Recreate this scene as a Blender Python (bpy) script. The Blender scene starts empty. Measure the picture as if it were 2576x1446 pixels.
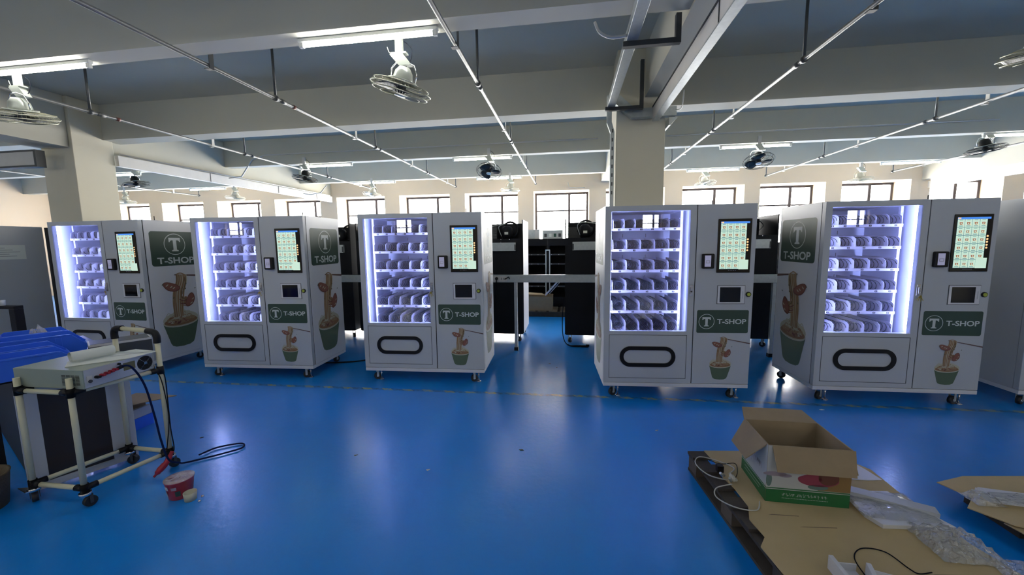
import bpy, bmesh, math, random
from mathutils import Vector, Matrix
S = bpy.context.scene
COL = S.collection
rnd = random.Random(7)
PI = math.pi

# ------------------------------------------------------------------ camera, sky, exposure
cam = bpy.data.cameras.new('camera'); co = bpy.data.objects.new('camera', cam); COL.objects.link(co)
cam.sensor_width = 36.0; cam.lens = 985.68/2576*36; cam.clip_start = 0.05; cam.clip_end = 200
PIT, ROL, BY = 0.1131, -0.0133, -0.1455
def _axes():
    cp, sp = math.cos(PIT), math.sin(PIT); c, s = math.cos(ROL), math.sin(ROL)
    f = Vector((0, cp, -sp)); u = Vector((0, sp, cp)); r = Vector((1, 0, 0))
    R = c*r + s*u; U = -s*r + c*u
    rot = Matrix.Rotation(-BY, 3, 'Z')
    return rot @ R, rot @ U, rot @ f
_r, _u, _f = _axes()
co.matrix_world = Matrix(((_r.x, _u.x, -_f.x, 0), (_r.y, _u.y, -_f.y, 0), (_r.z, _u.z, -_f.z, 1.594), (0, 0, 0, 1)))
S.camera = co
W = bpy.data.worlds.new('world'); S.world = W; W.use_nodes = True
bg = W.node_tree.nodes['Background']; bg.inputs[0].default_value = (1.0, 0.97, 0.92, 1); bg.inputs[1].default_value = 17.0
S.view_settings.view_transform = 'Standard'; S.view_settings.look = 'None'; S.view_settings.gamma = 1.0
S.view_settings.use_curve_mapping = False; S.view_settings.exposure = 1.0
S.cycles.max_bounces = 8; S.cycles.diffuse_bounces = 4; S.cycles.glossy_bounces = 4; S.cycles.transparent_max_bounces = 12
S.cycles.sample_clamp_indirect = 6.0; S.cycles.use_denoising = True
TUBE_E, LED_E = 26.0, 40.0

# ------------------------------------------------------------------ materials
def mat(name, col, rough=0.5, metal=0.0, emit=0.0, noise=0.0, nscale=8.0, spec=0.5, bump=0.0, coat=0.0):
    m = bpy.data.materials.new(name); m.use_nodes = True; nt = m.node_tree; b = nt.nodes['Principled BSDF']
    b.inputs['Base Color'].default_value = (*col, 1); b.inputs['Roughness'].default_value = rough
    b.inputs['Metallic'].default_value = metal; b.inputs['Specular IOR Level'].default_value = spec
    b.inputs['Coat Weight'].default_value = coat
    if emit:
        b.inputs['Emission Color'].default_value = (*col, 1); b.inputs['Emission Strength'].default_value = emit
    if noise or bump:
        tc = nt.nodes.new('ShaderNodeTexCoord'); n = nt.nodes.new('ShaderNodeTexNoise')
        n.inputs['Scale'].default_value = nscale; n.inputs['Detail'].default_value = 6
        nt.links.new(tc.outputs['Object'], n.inputs['Vector'])
        if noise:
            mx = nt.nodes.new('ShaderNodeMix'); mx.data_type = 'RGBA'
            mx.inputs[6].default_value = (*[c*(1-noise) for c in col], 1); mx.inputs[7].default_value = (*[min(1, c*(1+noise)) for c in col], 1)
            nt.links.new(n.outputs['Fac'], mx.inputs[0]); nt.links.new(mx.outputs[2], b.inputs['Base Color'])
        if bump:
            bp = nt.nodes.new('ShaderNodeBump'); bp.inputs['Strength'].default_value = bump; bp.inputs['Distance'].default_value = 0.01
            nt.links.new(n.outputs['Fac'], bp.inputs['Height']); nt.links.new(bp.outputs[0], b.inputs['Normal'])
    return m
def glassmat(name, tint=(1, 1, 1), rough=0.0, ior=1.5, bump=0.0, boost=1.0, milk=0.0):
    m = bpy.data.materials.new(name); m.use_nodes = True; nt = m.node_tree
    for n in list(nt.nodes):
        if n.type != 'OUTPUT_MATERIAL': nt.nodes.remove(n)
    out = nt.nodes['Material Output']
    t = nt.nodes.new('ShaderNodeBsdfTransparent'); t.inputs[0].default_value = (*tint, 1)
    g = nt.nodes.new('ShaderNodeBsdfGlossy'); g.inputs['Roughness'].default_value = rough
    ge = nt.nodes.new('ShaderNodeNewGeometry'); dt = nt.nodes.new('ShaderNodeVectorMath'); dt.operation = 'DOT_PRODUCT'
    nt.links.new(ge.outputs['Incoming'], dt.inputs[0]); nt.links.new(ge.outputs['Normal'], dt.inputs[1])
    def mth(op, a, b=None):
        k = nt.nodes.new('ShaderNodeMath'); k.operation = op; k.use_clamp = op != 'SUBTRACT' or True
        for i, v in enumerate((a, b)):
            if v is None: continue
            if isinstance(v, (int, float)): k.inputs[i].default_value = v
            else: nt.links.new(v, k.inputs[i])
        return k.outputs[0]
    ab = nt.nodes.new('ShaderNodeMath'); ab.operation = 'ABSOLUTE'; nt.links.new(dt.outputs['Value'], ab.inputs[0])
    f0 = ((ior-1)/(ior+1))**2*boost
    sch = mth('ADD', mth('MULTIPLY', mth('POWER', mth('SUBTRACT', 1.0, ab.outputs[0]), 5.0), 1-f0), f0)
    mx = nt.nodes.new('ShaderNodeMixShader'); nt.links.new(sch, mx.inputs[0])
    base = t.outputs[0]
    if milk:
        df = nt.nodes.new('ShaderNodeBsdfDiffuse'); df.inputs[0].default_value = (0.75, 0.78, 0.80, 1); m2 = nt.nodes.new('ShaderNodeMixShader'); m2.inputs[0].default_value = milk
        nt.links.new(t.outputs[0], m2.inputs[1]); nt.links.new(df.outputs[0], m2.inputs[2]); base = m2.outputs[0]
    nt.links.new(base, mx.inputs[1]); nt.links.new(g.outputs[0], mx.inputs[2]); nt.links.new(mx.outputs[0], out.inputs[0])
    if bump:
        n = nt.nodes.new('ShaderNodeTexNoise'); n.inputs['Scale'].default_value = 14; n.inputs['Detail'].default_value = 5; n.inputs['Distortion'].default_value = 1.5
        tc = nt.nodes.new('ShaderNodeTexCoord'); bp = nt.nodes.new('ShaderNodeBump'); bp.inputs['Strength'].default_value = bump; bp.inputs['Distance'].default_value = 0.03
        nt.links.new(tc.outputs['Object'], n.inputs[0]); nt.links.new(n.outputs[0], bp.inputs['Height'])
        nt.links.new(bp.outputs[0], g.inputs['Normal']); nt.links.new(bp.outputs[0], dt.inputs[1])
    return m
M = dict(
    paint=mat('wall_paint', (0.60, 0.50, 0.375), 0.75, noise=0.05, nscale=1.5, bump=0.08),
    conc=mat('ceiling_paint', (0.51, 0.50, 0.425), 0.85, noise=0.05, nscale=2.0, bump=0.05),
    column=mat('column_paint', (0.60, 0.57, 0.46), 0.8, noise=0.04, nscale=2.0, bump=0.05),
    frame=mat('window_frame_metal', (0.05, 0.045, 0.05), 0.6, 0.0, spec=0.2),
    pane=glassmat('window_glass', (0.98, 0.99, 1.0)),
    vglass=glassmat('vending_glass', (0.97, 0.98, 1.0), 0.0, 1.5, boost=1.6),
    white=mat('white_powder_coat', (0.66, 0.67, 0.71), 0.38, noise=0.02, nscale=90, bump=0.02),
    grey=mat('grey_and_shaded_white_coat', (0.47, 0.50, 0.54), 0.4, noise=0.02, nscale=90, bump=0.02),  # also on the white door fronts, with their shade put into the colour
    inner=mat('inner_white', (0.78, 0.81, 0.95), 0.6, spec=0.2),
    trayw=mat('tray_white', (0.56, 0.55, 0.66), 0.5, spec=0.3),
    black=mat('black_plastic', (0.008, 0.008, 0.010), 0.4, spec=0.25),
    dark=mat('black_sheet_steel', (0.006, 0.007, 0.010), 0.5, spec=0.2, noise=0.2, nscale=6),
    darkgrey=mat('dark_grey_metal', (0.06, 0.065, 0.07), 0.45, 0.3),
    screenb=mat('black_screen_glass', (0.006, 0.006, 0.008), 0.08),
    coil=mat('coil_wire', (0.02, 0.024, 0.035), 0.5, 0.2),
    galv=mat('galvanised_steel', (0.46, 0.50, 0.50), 0.35, 0.45, noise=0.18, nscale=25),
    galvd=mat('dark_angle_iron', (0.05, 0.055, 0.06), 0.5, 0.4),
    pipe=mat('galvanised_pipe', (0.13, 0.135, 0.135), 0.45, 0.3, noise=0.1, nscale=12),
    chrome=mat('chrome', (0.7, 0.7, 0.72), 0.15, 1.0),
    trunk=mat('white_trunking', (0.58, 0.57, 0.54), 0.5, noise=0.08, nscale=9),
    tube=mat('lamp_tube', (1.0, 0.99, 0.95), 0.3, emit=TUBE_E),
    led=mat('led_emitter', (0.44, 0.51, 1.0), 0.3, emit=LED_E),
    ledrefl=mat('led_reflection', (0.85, 0.88, 1.0), 0.3, emit=5.0),  # glow for the painted reflection of the LED dots
    lampw=mat('lamp_housing', (0.75, 0.76, 0.72), 0.4),
    green=mat('sign_green', (0.028, 0.062, 0.045), 0.45),
    signw=mat('sign_lettering', (0.55, 0.60, 0.60), 0.5),
    yellow=mat('button_yellow_green', (0.38, 0.45, 0.06), 0.35),
    key=mat('brass_key', (0.45, 0.36, 0.10), 0.4, 0.5),
    cream=mat('cream_coated_pipe', (0.62, 0.60, 0.42), 0.4, noise=0.05, nscale=20),
    crate=mat('blue_crate_plastic', (0.03, 0.15, 0.80), 0.35, noise=0.1, nscale=10),
    instr=mat('instrument_grey', (0.28, 0.33, 0.28), 0.4, noise=0.03, nscale=60),
    paper=mat('paper', (0.72, 0.76, 0.72), 0.7),
    ink=mat('print_grey', (0.25, 0.27, 0.28), 0.7),
    red=mat('red_rubber', (0.35, 0.012, 0.03), 0.35),
    tapered=mat('red_wrapper', (0.42, 0.035, 0.05), 0.3, noise=0.25, nscale=22),
    card=mat('cardboard', (0.32, 0.245, 0.155), 0.85, noise=0.12, nscale=14, bump=0.05),
    cards=mat('cardboard_sheeting', (0.50, 0.39, 0.21), 0.85, noise=0.12, nscale=6, bump=0.08),
    card2=mat('cardboard_dark', (0.20, 0.15, 0.10), 0.9, noise=0.15, nscale=10),
    wood=mat('weathered_wood', (0.055, 0.047, 0.04), 0.85, noise=0.35, nscale=18, bump=0.3),
    woodl=mat('pallet_wood', (0.12, 0.095, 0.07), 0.85, noise=0.3, nscale=18, bump=0.3),
    boxgreen=mat('box_green_print', (0.015, 0.14, 0.045), 0.4),
    boxwhite=mat('box_white_print', (0.50, 0.53, 0.55), 0.45),
    boxpink=mat('box_pink_print', (0.30, 0.05, 0.10), 0.45),
    boxmist=mat('box_mist_print', (0.30, 0.26, 0.33), 0.5),
    boxgold=mat('box_gold_print', (0.26, 0.16, 0.06), 0.45),
    boxteal=mat('box_teal_print', (0.12, 0.20, 0.20), 0.45),
    film=glassmat('plastic_film', (0.94, 0.95, 0.96), 0.07, 1.6, bump=1.0, boost=6.0, milk=0.30),
    cable=mat('black_cable', (0.008, 0.009, 0.014), 0.7, spec=0.08),
    bluecable=mat('dark_blue_cable', (0.006, 0.014, 0.06), 0.7, spec=0.08),
    wcable=mat('white_cable', (0.5, 0.5, 0.45), 0.5),
    gold=mat('olive_label', (0.13, 0.12, 0.05), 0.5),
    fanmetal=mat('fan_enamel', (0.42, 0.45, 0.40), 0.3, 0.2),
    fancage=mat('fan_wire_pale', (0.33, 0.33, 0.24), 0.4, 0.3),
    fanblack=mat('fan_black', (0.014, 0.016, 0.016), 0.55, spec=0.2),
    fanivory=mat('fan_ivory', (0.62, 0.60, 0.50), 0.4),
    brown=mat('dark_brown_panel', (0.025, 0.018, 0.018), 0.3),
    basket=mat('brown_basket', (0.10, 0.075, 0.045), 0.9, noise=0.3, nscale=60, bump=0.4),
    foil=mat('silver_foil', (0.6, 0.6, 0.62), 0.25, 0.9, bump=0.6, nscale=12),
    litter=mat('litter_green', (0.03, 0.09, 0.06), 0.7),
    rubber=mat('wheel_rubber', (0.015, 0.016, 0.018), 0.5),
    cup_g=mat('print_cup_green', (0.085, 0.13, 0.08), 0.5),
    n_yel=mat('print_noodle', (0.33, 0.22, 0.12), 0.5),
    n_yel2=mat('print_noodle_shade', (0.26, 0.14, 0.07), 0.5),
    n_red=mat('print_meat', (0.24, 0.095, 0.07), 0.5),
    n_red2=mat('print_meat_dark', (0.15, 0.05, 0.04), 0.5),
    n_lt=mat('print_rim', (0.48, 0.47, 0.36), 0.5),
    n_herb=mat('print_herb', (0.06, 0.08, 0.04), 0.5),
    n_stick=mat('print_stick', (0.11, 0.06, 0.055), 0.5),
    s_cell=mat('screen_cell', (0.60, 0.80, 0.64), 0.3, emit=0.36),
    s_gap=mat('screen_gap', (0.06, 0.20, 0.26), 0.3, emit=0.3),
    s_blue=mat('screen_blue', (0.06, 0.25, 0.80), 0.3, emit=0.4),
    s_cup=mat('screen_cup', (0.40, 0.11, 0.04), 0.3, emit=0.3),
    s_icon=mat('screen_icon', (1.0, 0.60, 0.28), 0.3, emit=0.45),
    s_lilac=mat('screen_lilac', (0.36, 0.36, 0.52), 0.3, emit=0.2),
)
def floor_mat():
    m = bpy.data.materials.new('blue_epoxy_floor'); m.use_nodes = True; nt = m.node_tree; b = nt.nodes['Principled BSDF']; L = nt.links.new
    tc = nt.nodes.new('ShaderNodeTexCoord'); sx = nt.nodes.new('ShaderNodeSeparateXYZ'); L(tc.outputs['Object'], sx.inputs[0])
    n = nt.nodes.new('ShaderNodeTexNoise'); n.inputs['Scale'].default_value = 0.9; n.inputs['Detail'].default_value = 8; L(tc.outputs['Object'], n.inputs[0])
    mx = nt.nodes.new('ShaderNodeMix'); mx.data_type = 'RGBA'; mx.inputs[6].default_value = (0.001, 0.20, 0.68, 1); mx.inputs[7].default_value = (0.0015, 0.26, 0.80, 1)
    L(n.outputs[0], mx.inputs[0])
    # worn hazard line: y0 follows the machine row, striped along x
    def math_(op, a, b_=None, clamp=False):
        k = nt.nodes.new('ShaderNodeMath'); k.operation = op; k.use_clamp = clamp
        for i, v in enumerate((a, b_)):
            if v is None: continue
            if isinstance(v, (int, float)): k.inputs[i].default_value = v
            else: L(v, k.inputs[i])
        return k.outputs[0]
    yl = math_('SUBTRACT', sx.outputs[1], math_('ADD', math_('MULTIPLY', sx.outputs[0], 0.018), 3.985))
    band = math_('LESS_THAN', math_('ABSOLUTE', yl), 0.028)
    st = math_('LESS_THAN', math_('FRACT', math_('MULTIPLY', math_('ADD', sx.outputs[0], sx.outputs[1]), 4.2)), 0.45)
    n2 = nt.nodes.new('ShaderNodeTexNoise'); n2.inputs['Scale'].default_value = 30; n2.inputs['Detail'].default_value = 5; L(tc.outputs['Object'], n2.inputs[0])
    wear = math_('MULTIPLY', math_('SUBTRACT', n2.outputs[0], 0.30, True), 3.0, True)
    mk = nt.nodes.new('ShaderNodeMix'); mk.data_type = 'RGBA'; mk.inputs[6].default_value = (0.01, 0.10, 0.28, 1); mk.inputs[7].default_value = (0.36, 0.36, 0.10, 1); L(st, mk.inputs[0])
    m2 = nt.nodes.new('ShaderNodeMix'); m2.data_type = 'RGBA'; L(math_('MULTIPLY', band, wear), m2.inputs[0]); L(mx.outputs[2], m2.inputs[6]); L(mk.outputs[2], m2.inputs[7])
    L(m2.outputs[2], b.inputs['Base Color'])
    n3 = nt.nodes.new('ShaderNodeTexNoise'); n3.inputs['Scale'].default_value = 3.5; n3.inputs['Detail'].default_value = 9; n3.inputs['Roughness'].default_value = 0.65; L(tc.outputs['Object'], n3.inputs[0])
    rg = math_('ADD', math_('MULTIPLY', n3.outputs[0], 0.22), 0.24); L(rg, b.inputs['Roughness'])
    bp = nt.nodes.new('ShaderNodeBump'); bp.inputs['Strength'].default_value = 0.16; bp.inputs['Distance'].default_value = 0.01
    n4 = nt.nodes.new('ShaderNodeTexNoise'); n4.inputs['Scale'].default_value = 22; n4.inputs['Detail'].default_value = 3; L(tc.outputs['Object'], n4.inputs[0])
    L(n4.outputs[0], bp.inputs['Height']); L(bp.outputs[0], b.inputs['Normal'])
    b.inputs['Specular IOR Level'].default_value = 0.25; b.inputs['Coat Weight'].default_value = 0.9; b.inputs['Coat Roughness'].default_value = 0.23; L(bp.outputs[0], b.inputs['Coat Normal'])
    return m
M['floor'] = floor_mat()

# ------------------------------------------------------------------ mesh helpers
class Mb:
    def __init__(s): s.bm = bmesh.new(); s.mats = []
    def mi(s, m):
        if m not in s.mats: s.mats.append(m)
        return s.mats.index(m)
    def face(s, pts, m, smooth=False):
        vs = [s.bm.verts.new(p) for p in pts]
        try: f = s.bm.faces.new(vs)
        except ValueError: return
        f.material_index = s.mi(m); f.smooth = smooth
    def box(s, a, b, m, T=None):
        x0, y0, z0 = a; x1, y1, z1 = b
        P = [Vector(p) for p in ((x0,y0,z0),(x1,y0,z0),(x1,y1,z0),(x0,y1,z0),(x0,y0,z1),(x1,y0,z1),(x1,y1,z1),(x0,y1,z1))]
        if T: P = [T @ p for p in P]
        v = [s.bm.verts.new(p) for p in P]; k = s.mi(m)
        for q in ((3,2,1,0),(4,5,6,7),(0,1,5,4),(1,2,6,5),(2,3,7,6),(3,0,4,7)):
            s.bm.faces.new([v[i] for i in q]).material_index = k
        return s
    def prism(s, pts, m, o, u, v, n, d):
        """2-D outline pts in plane (o,u,v), extruded d along n"""
        o, u, v, n = Vector(o), Vector(u), Vector(v), Vector(n); k = s.mi(m)
        A = [s.bm.verts.new(o + u*p[0] + v*p[1]) for p in pts]; B = [s.bm.verts.new(o + u*p[0] + v*p[1] + n*d) for p in pts]
        N = len(pts)
        s.bm.faces.new(A[::-1]).material_index = k; s.bm.faces.new(B).material_index = k
        for i in range(N): s.bm.faces.new((A[i], A[(i+1) % N], B[(i+1) % N], B[i])).material_index = k
        return s
    def tube(s, pts, r, m, seg=8, closed=False, caps=True, smooth=True):
        P = [Vector(p) for p in pts]; N = len(P); R = r if isinstance(r, (list, tuple)) else [r]*N; k = s.mi(m)
        rings = []; prev = None
        for i in range(N):
            a = P[(i-1) % N] if closed or i > 0 else P[i]; b = P[(i+1) % N] if closed or i < N-1 else P[i]
            t = (b-a); t = t.normalized() if t.length > 1e-9 else Vector((0, 0, 1))
            if prev is None:
                q = Vector((0, 0, 1)) if abs(t.z) < 0.9 else Vector((1, 0, 0)); e = t.cross(q).normalized()
            else:
                e = prev - t*prev.dot(t); e = e.normalized() if e.length > 1e-6 else t.orthogonal().normalized()
            prev = e; f = t.cross(e)
            rings.append([s.bm.verts.new(P[i] + (e*math.cos(2*PI*j/seg) + f*math.sin(2*PI*j/seg))*R[i]) for j in range(seg)])
        for i in range(N if closed else N-1):
            A = rings[i]; B = rings[(i+1) % N]
            for j in range(seg):
                fc = s.bm.faces.new((A[j], A[(j+1) % seg], B[(j+1) % seg], B[j])); fc.material_index = k; fc.smooth = smooth
        if caps and not closed:
            s.bm.faces.new(rings[0][::-1]).material_index = k; s.bm.faces.new(rings[-1]).material_index = k
        return s
    def cyl(s, a, b, r, m, seg=16): return s.tube([a, b], r, m, seg)
    def lathe(s, prof, m, c=(0, 0, 0), seg=24, T=None, sx=1.0):
        k = s.mi(m); rings = []
        for (r, z) in prof:
            ring = []
            for j in range(seg):
                p = Vector((c[0] + r*math.cos(2*PI*j/seg), c[1] + r*sx*math.sin(2*PI*j/seg), c[2] + z))
                ring.append(s.bm.verts.new(T @ p if T else p))
            rings.append(ring)
        for A, B in zip(rings, rings[1:]):
            for j in range(seg):
                f = s.bm.faces.new((A[j], A[(j+1) % seg], B[(j+1) % seg], B[j])); f.material_index = k; f.smooth = True
        if prof[0][0] > 1e-5: s.bm.faces.new(rings[0][::-1]).material_index = k
        if prof[-1][0] > 1e-5: s.bm.faces.new(rings[-1]).material_index = k
        return s
def obj(name, mb, parent=None, loc=None, bevel=0.0, fix=True):
    if fix: bmesh.ops.recalc_face_normals(mb.bm, faces=mb.bm.faces[:])
    me = bpy.data.meshes.new(name); mb.bm.to_mesh(me); mb.bm.free()
    for m in mb.mats: me.materials.append(m if not isinstance(m, str) else M[m])
    o = bpy.data.objects.new(name, me); COL.objects.link(o)
    if parent: o.parent = parent
    if loc: o.location = loc
    if bevel:
        b = o.modifiers.new('bevel', 'BEVEL'); b.width = bevel; b.segments = 2; b.limit_method = 'ANGLE'; b.angle_limit = 0.7
    return o
def empty(name, loc=(0, 0, 0), rz=0.0):
    o = bpy.data.objects.new(name, None); COL.objects.link(o); o.location = loc; o.rotation_euler = (0, 0, rz); o.empty_display_size = 0.1
    return o
def tag(o, label, cat, group=None):
    o['label'] = label; o['category'] = cat
    if group: o['group'] = group
    return o
def struct(o): o['kind'] = 'structure'; return o
def copy_tree(o, parent=None):
    c = o.copy(); COL.objects.link(c)
    if parent: c.parent = parent
    for ch in list(o.children): copy_tree(ch, c)
    return c
def arc(c, r, a0, a1, n, ax='xz'):
    out = []
    for i in range(n+1):
        a = a0 + (a1-a0)*i/n; p = (r*math.cos(a), r*math.sin(a))
        out.append((c[0]+p[0], c[1]+p[1]))
    return out
def rrect(x0, y0, x1, y1, r, n=5):
    return (arc((x1-r, y0+r), r, -PI/2, 0, n) + arc((x1-r, y1-r), r, 0, PI/2, n) + arc((x0+r, y1-r), r, PI/2, PI, n) + arc((x0+r, y0+r), r, PI, 1.5*PI, n))
def smooth_pts(ctrl, n=6):
    P = [Vector(p) for p in ctrl]; out = []
    for i in range(len(P)-1):
        p0 = P[max(i-1, 0)]; p1 = P[i]; p2 = P[i+1]; p3 = P[min(i+2, len(P)-1)]
        for j in range(n):
            t = j/n; out.append(0.5*((2*p1) + (p2-p0)*t + (2*p0-5*p1+4*p2-p3)*t*t + (3*p1-p0-3*p2+p3)*t**3))
    out.append(P[-1]); return out

# flat print: polygons in (u,v) with a small layer offset along n
class Print:
    def __init__(s, o, u, v, n): s.o, s.u, s.v, s.n = map(Vector, (o, u, v, n)); s.mb = Mb(); s.k = 0
    def P(s, p, k): return s.o + s.u*p[0] + s.v*p[1] + s.n*(0.0008 + 0.0003*k)
    def poly(s, pts, m, k=0): s.mb.face([s.P(p, k) for p in pts], m)
    def ring(s, c, r0, r1, m, k=1, n=40, ys=1.0):
        for i in range(n):
            a, b = 2*PI*i/n, 2*PI*(i+1)/n
            s.poly([(c[0]+r*math.cos(t), c[1]+r*ys*math.sin(t)) for r, t in ((r0, a), (r1, a), (r1, b), (r0, b))], m, k)
    def ribbon(s, pts, w, m, k):
        P = [Vector((*p, 0)) for p in pts]; P = [Vector((p.x, p.y)) for p in smooth_pts(P, 5)]
        for i in range(len(P)-1):
            d = P[i+1]-P[i]
            if d.length < 1e-6: continue
            nn = Vector((-d.y, d.x)).normalized()*w*0.5
            s.poly([P[i]+nn, P[i]-nn, P[i+1]-nn, P[i+1]+nn], m, k)
    def text(s, txt, x0, y0, x1, y1, m, k=1, bold=0.03):
        V, F = text2d(txt, bold)
        mx = max(v[0] for v in V); mn = min(v[0] for v in V); my = max(v[1] for v in V); ny = min(v[1] for v in V)
        vs = [s.mb.bm.verts.new(s.P((x0+(v[0]-mn)/(mx-mn)*(x1-x0), y0+(v[1]-ny)/(my-ny)*(y1-y0)), k)) for v in V]
        kk = s.mb.mi(m)
        for f in F:
            try: s.mb.bm.faces.new([vs[i] for i in f]).material_index = kk
            except ValueError: pass
_tc = {}
def text2d(txt, bold):
    if (txt, bold) not in _tc:
        c = bpy.data.curves.new('t', 'FONT'); c.body = txt; c.offset = bold; c.resolution_u = 4
        o = bpy.data.objects.new('t', c); COL.objects.link(o)
        dg = bpy.context.evaluated_depsgraph_get(); dg.update()
        me = bpy.data.meshes.new_from_object(o.evaluated_get(dg))
        _tc[(txt, bold)] = ([tuple(v.co[:2]) for v in me.vertices], [list(p.vertices) for p in me.polygons])
        bpy.data.objects.remove(o); bpy.data.curves.remove(c); bpy.data.meshes.remove(me)
    return _tc[(txt, bold)]
SERIF_T = [(-.5,.5),(.5,.5),(.5,.18),(.43,.18),(.36,.27),(.28,.31),(.15,.31),(.15,-.36),(.2,-.41),(.29,-.43),(.29,-.5),(-.29,-.5),(-.29,-.43),(-.2,-.41),(-.15,-.36),(-.15,.31),(-.28,.31),(-.36,.27),(-.43,.18),(-.5,.18)]
def serif(p, c, w, h, m='signw', k=2): 
    T = [(c[0]+x*w, c[1]+y*h) for x, y in SERIF_T]
    # split in convex-ish pieces: bar, serifs, stem, foot
    q = lambda *i: p.poly([T[j] for j in i], m, k)
    q(0, 1, 6, 15); q(1, 2, 3, 4, 5, 6); q(0, 15, 16, 17, 18, 19); q(6, 7, 14, 15); q(7, 8, 9, 10, 11, 12, 13, 14)
def noodles(p, u0, v0, s, stick_u, stick_v):
    """food picture: cup rim centre at (u0,v0), s = scale of the big one"""
    r = random.Random(3)
    X = lambda a, b: (u0+(a-0.40)*s, v0+(b-0.60)*s)
    # translucent back lid line and mound
    p.poly([X(0.40+0.235*math.cos(t), 0.635+0.10*math.sin(t)) for t in [i*2*PI/28 for i in range(28)]], 'n_lt', 0)
    cup = [X(0.165, 0.59), X(0.185, 0.52), X(0.235, 0.33), X(0.255, 0.295), X(0.30, 0.272), X(0.40, 0.262), X(0.49, 0.268), X(0.54, 0.292), X(0.56, 0.33), X(0.62, 0.54), X(0.637, 0.61)]
    p.poly(cup + [X(0.40+0.236*math.cos(t), 0.60-0.07*math.sin(t)) for t in [i*PI/12 for i in range(1, 12)]], 'cup_g', 1)
    p.poly([X(0.40+0.236*math.cos(t), 0.60+0.066*math.sin(t)) for t in [i*2*PI/32 for i in range(32)]], 'n_lt', 2)
    p.poly([X(0.40+0.222*math.cos(t), 0.607+0.055*math.sin(t)) for t in [i*2*PI/32 for i in range(32)]], 'n_yel2', 3)
    p.poly([X(0.40+0.19*math.cos(t), 0.635+0.055*math.sin(t)) for t in [i*2*PI/24 for i in range(24)]], 'n_yel', 4)
    for i in range(34):
        t = r.uniform(0, 2*PI); q = math.sqrt(r.random()); cx, cy = .40+.185*q*math.cos(t), .632+.050*q*math.sin(t); ang = r.uniform(-.9, .9); L_ = r.uniform(.016, .034)
        p.poly([X(cx+L_*math.cos(g)*math.cos(ang)-.010*math.sin(g)*math.sin(ang), cy+L_*math.cos(g)*math.sin(ang)+.010*math.sin(g)*math.cos(ang)) for g in [k*PI/5 for k in range(10)]], ('n_red', 'n_red2', 'n_yel2', 'n_red', 'n_lt', 'n_yel')[i % 6], 5+(i % 3))
    for i in range(16):
        a = r.uniform(.22, .56); v = r.uniform(.585, .66)
        p.ribbon([X(a-.03, v), X(a, v+r.uniform(.005, .02)), X(a+.03, v-.004)], 0.007*s, 'n_lt' if i % 2 else 'n_yel', 8)
    for i in range(8):
        a = r.uniform(.24, .54); p.ribbon([X(a-.05, .665), X(a, .705+r.uniform(-.02, .03)), X(a+.05, .67)], 0.010*s, 'n_lt', 6)
    p.poly([X(.22, .66), X(.27, .70), X(.33, .76), X(.41, .78), X(.47, .74), X(.54, .70), X(.59, .655), X(.40, .64)], 'n_lt', 5)
    for i in range(18):
        a = r.uniform(.27, .53); v = .665+.085*(1-abs(a-.40)/.14)*r.random()
        p.ribbon([X(a-.035, v-.012), X(a, v+.006), X(a+.035, v-.010)], 0.008*s, ('n_yel', 'n_lt', 'n_yel2')[i % 3], 6+(i % 2))
    # hanging noodles
    p.poly([X(.405, 1.235), X(.52, 1.22), X(.50, 1.13), X(.44, 1.0), X(.45, .90), X(.41, .80), X(.33, .82), X(.325, .93), X(.33, 1.02), X(.385, 1.12)], 'n_yel2', 6)
    p.poly([X(.40, .92), X(.50, .93), X(.53, .86), X(.47, .82), X(.40, .85)], 'n_yel2', 6)
    for i in range(20):
        f = i/19; top = 0.395+0.13*f; mid = 0.318+0.135*f+r.uniform(-.012, .012); low = 0.315+0.13*f
        p.ribbon([X(top, 1.235-0.01*f), X(top-0.01+0.01*f, 1.14), X(mid+0.03, 1.02), X(mid+.01, 0.90+r.uniform(-.02, .02)), X(low, 0.79), X(low+0.01*(0.5-f), 0.67)], 0.0105*s, ('n_yel', 'n_yel2', 'n_yel', 'n_lt')[i % 4], 7+(i % 3))
    for i in range(5):
        p.ribbon([X(.505, 1.20), X(.46+.012*i, 1.08), X(.43, .97-.01*i), X(.47, .90), X(.52+.012*i, .86)], 0.006*s, ('n_yel2', 'n_herb')[i % 2], 10)
    for i in range(4): p.ribbon([X(.40, .90-.025*i), X(.46, .87-.02*i), X(.52, .895-.03*i)], 0.012*s, 'n_yel2' if i % 2 else 'n_red2', 10)
    def blob(c, a, b, ang, m, k):
        ca, sa = math.cos(ang), math.sin(ang)
        pts = []
        for i in range(20):
            t = i*2*PI/20; w = 1+0.07*math.sin(3*t); x, y = a*w*math.cos(t), b*w*math.sin(t); pts.append(X(c[0]+x*ca-y*sa, c[1]+x*sa+y*ca))
        p.poly(pts, m, k)
    blob((.315, 1.075), .115, .056, -.35, 'n_red2', 11); blob((.313, 1.078), .105, .048, -.35, 'n_red', 12)
    blob((.548, .875), .100, .056, 1.1, 'n_red2', 11); blob((.546, .878), .090, .047, 1.1, 'n_red', 12)
    for c in ((.26, 1.10), (.31, 1.075), (.345, 1.06), (.56, .83), (.585, .885)): blob(c, .02, .007, .6, 'n_lt', 13)
    for c in ((.51, 1.10), (.495, 1.035), (.63, 1.03), (.205, 1.115), (.33, .93)): blob(c, .011, .006, .9, 'n_herb', 13)
    # chopstick
    a = X(.37, 1.232); b = (stick_u, stick_v); h = 0.010*s
    p.poly([(a[0], a[1]-h*.6), (b[0], b[1]-h*1.3), (b[0], b[1]+h*1.3), (a[0], a[1]+h*.6)], 'n_stick', 6)
    p.ribbon([X(.39, 1.235), X(.45, 1.25), X(.52, 1.215)], 0.014*s, 'n_yel', 11)

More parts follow.
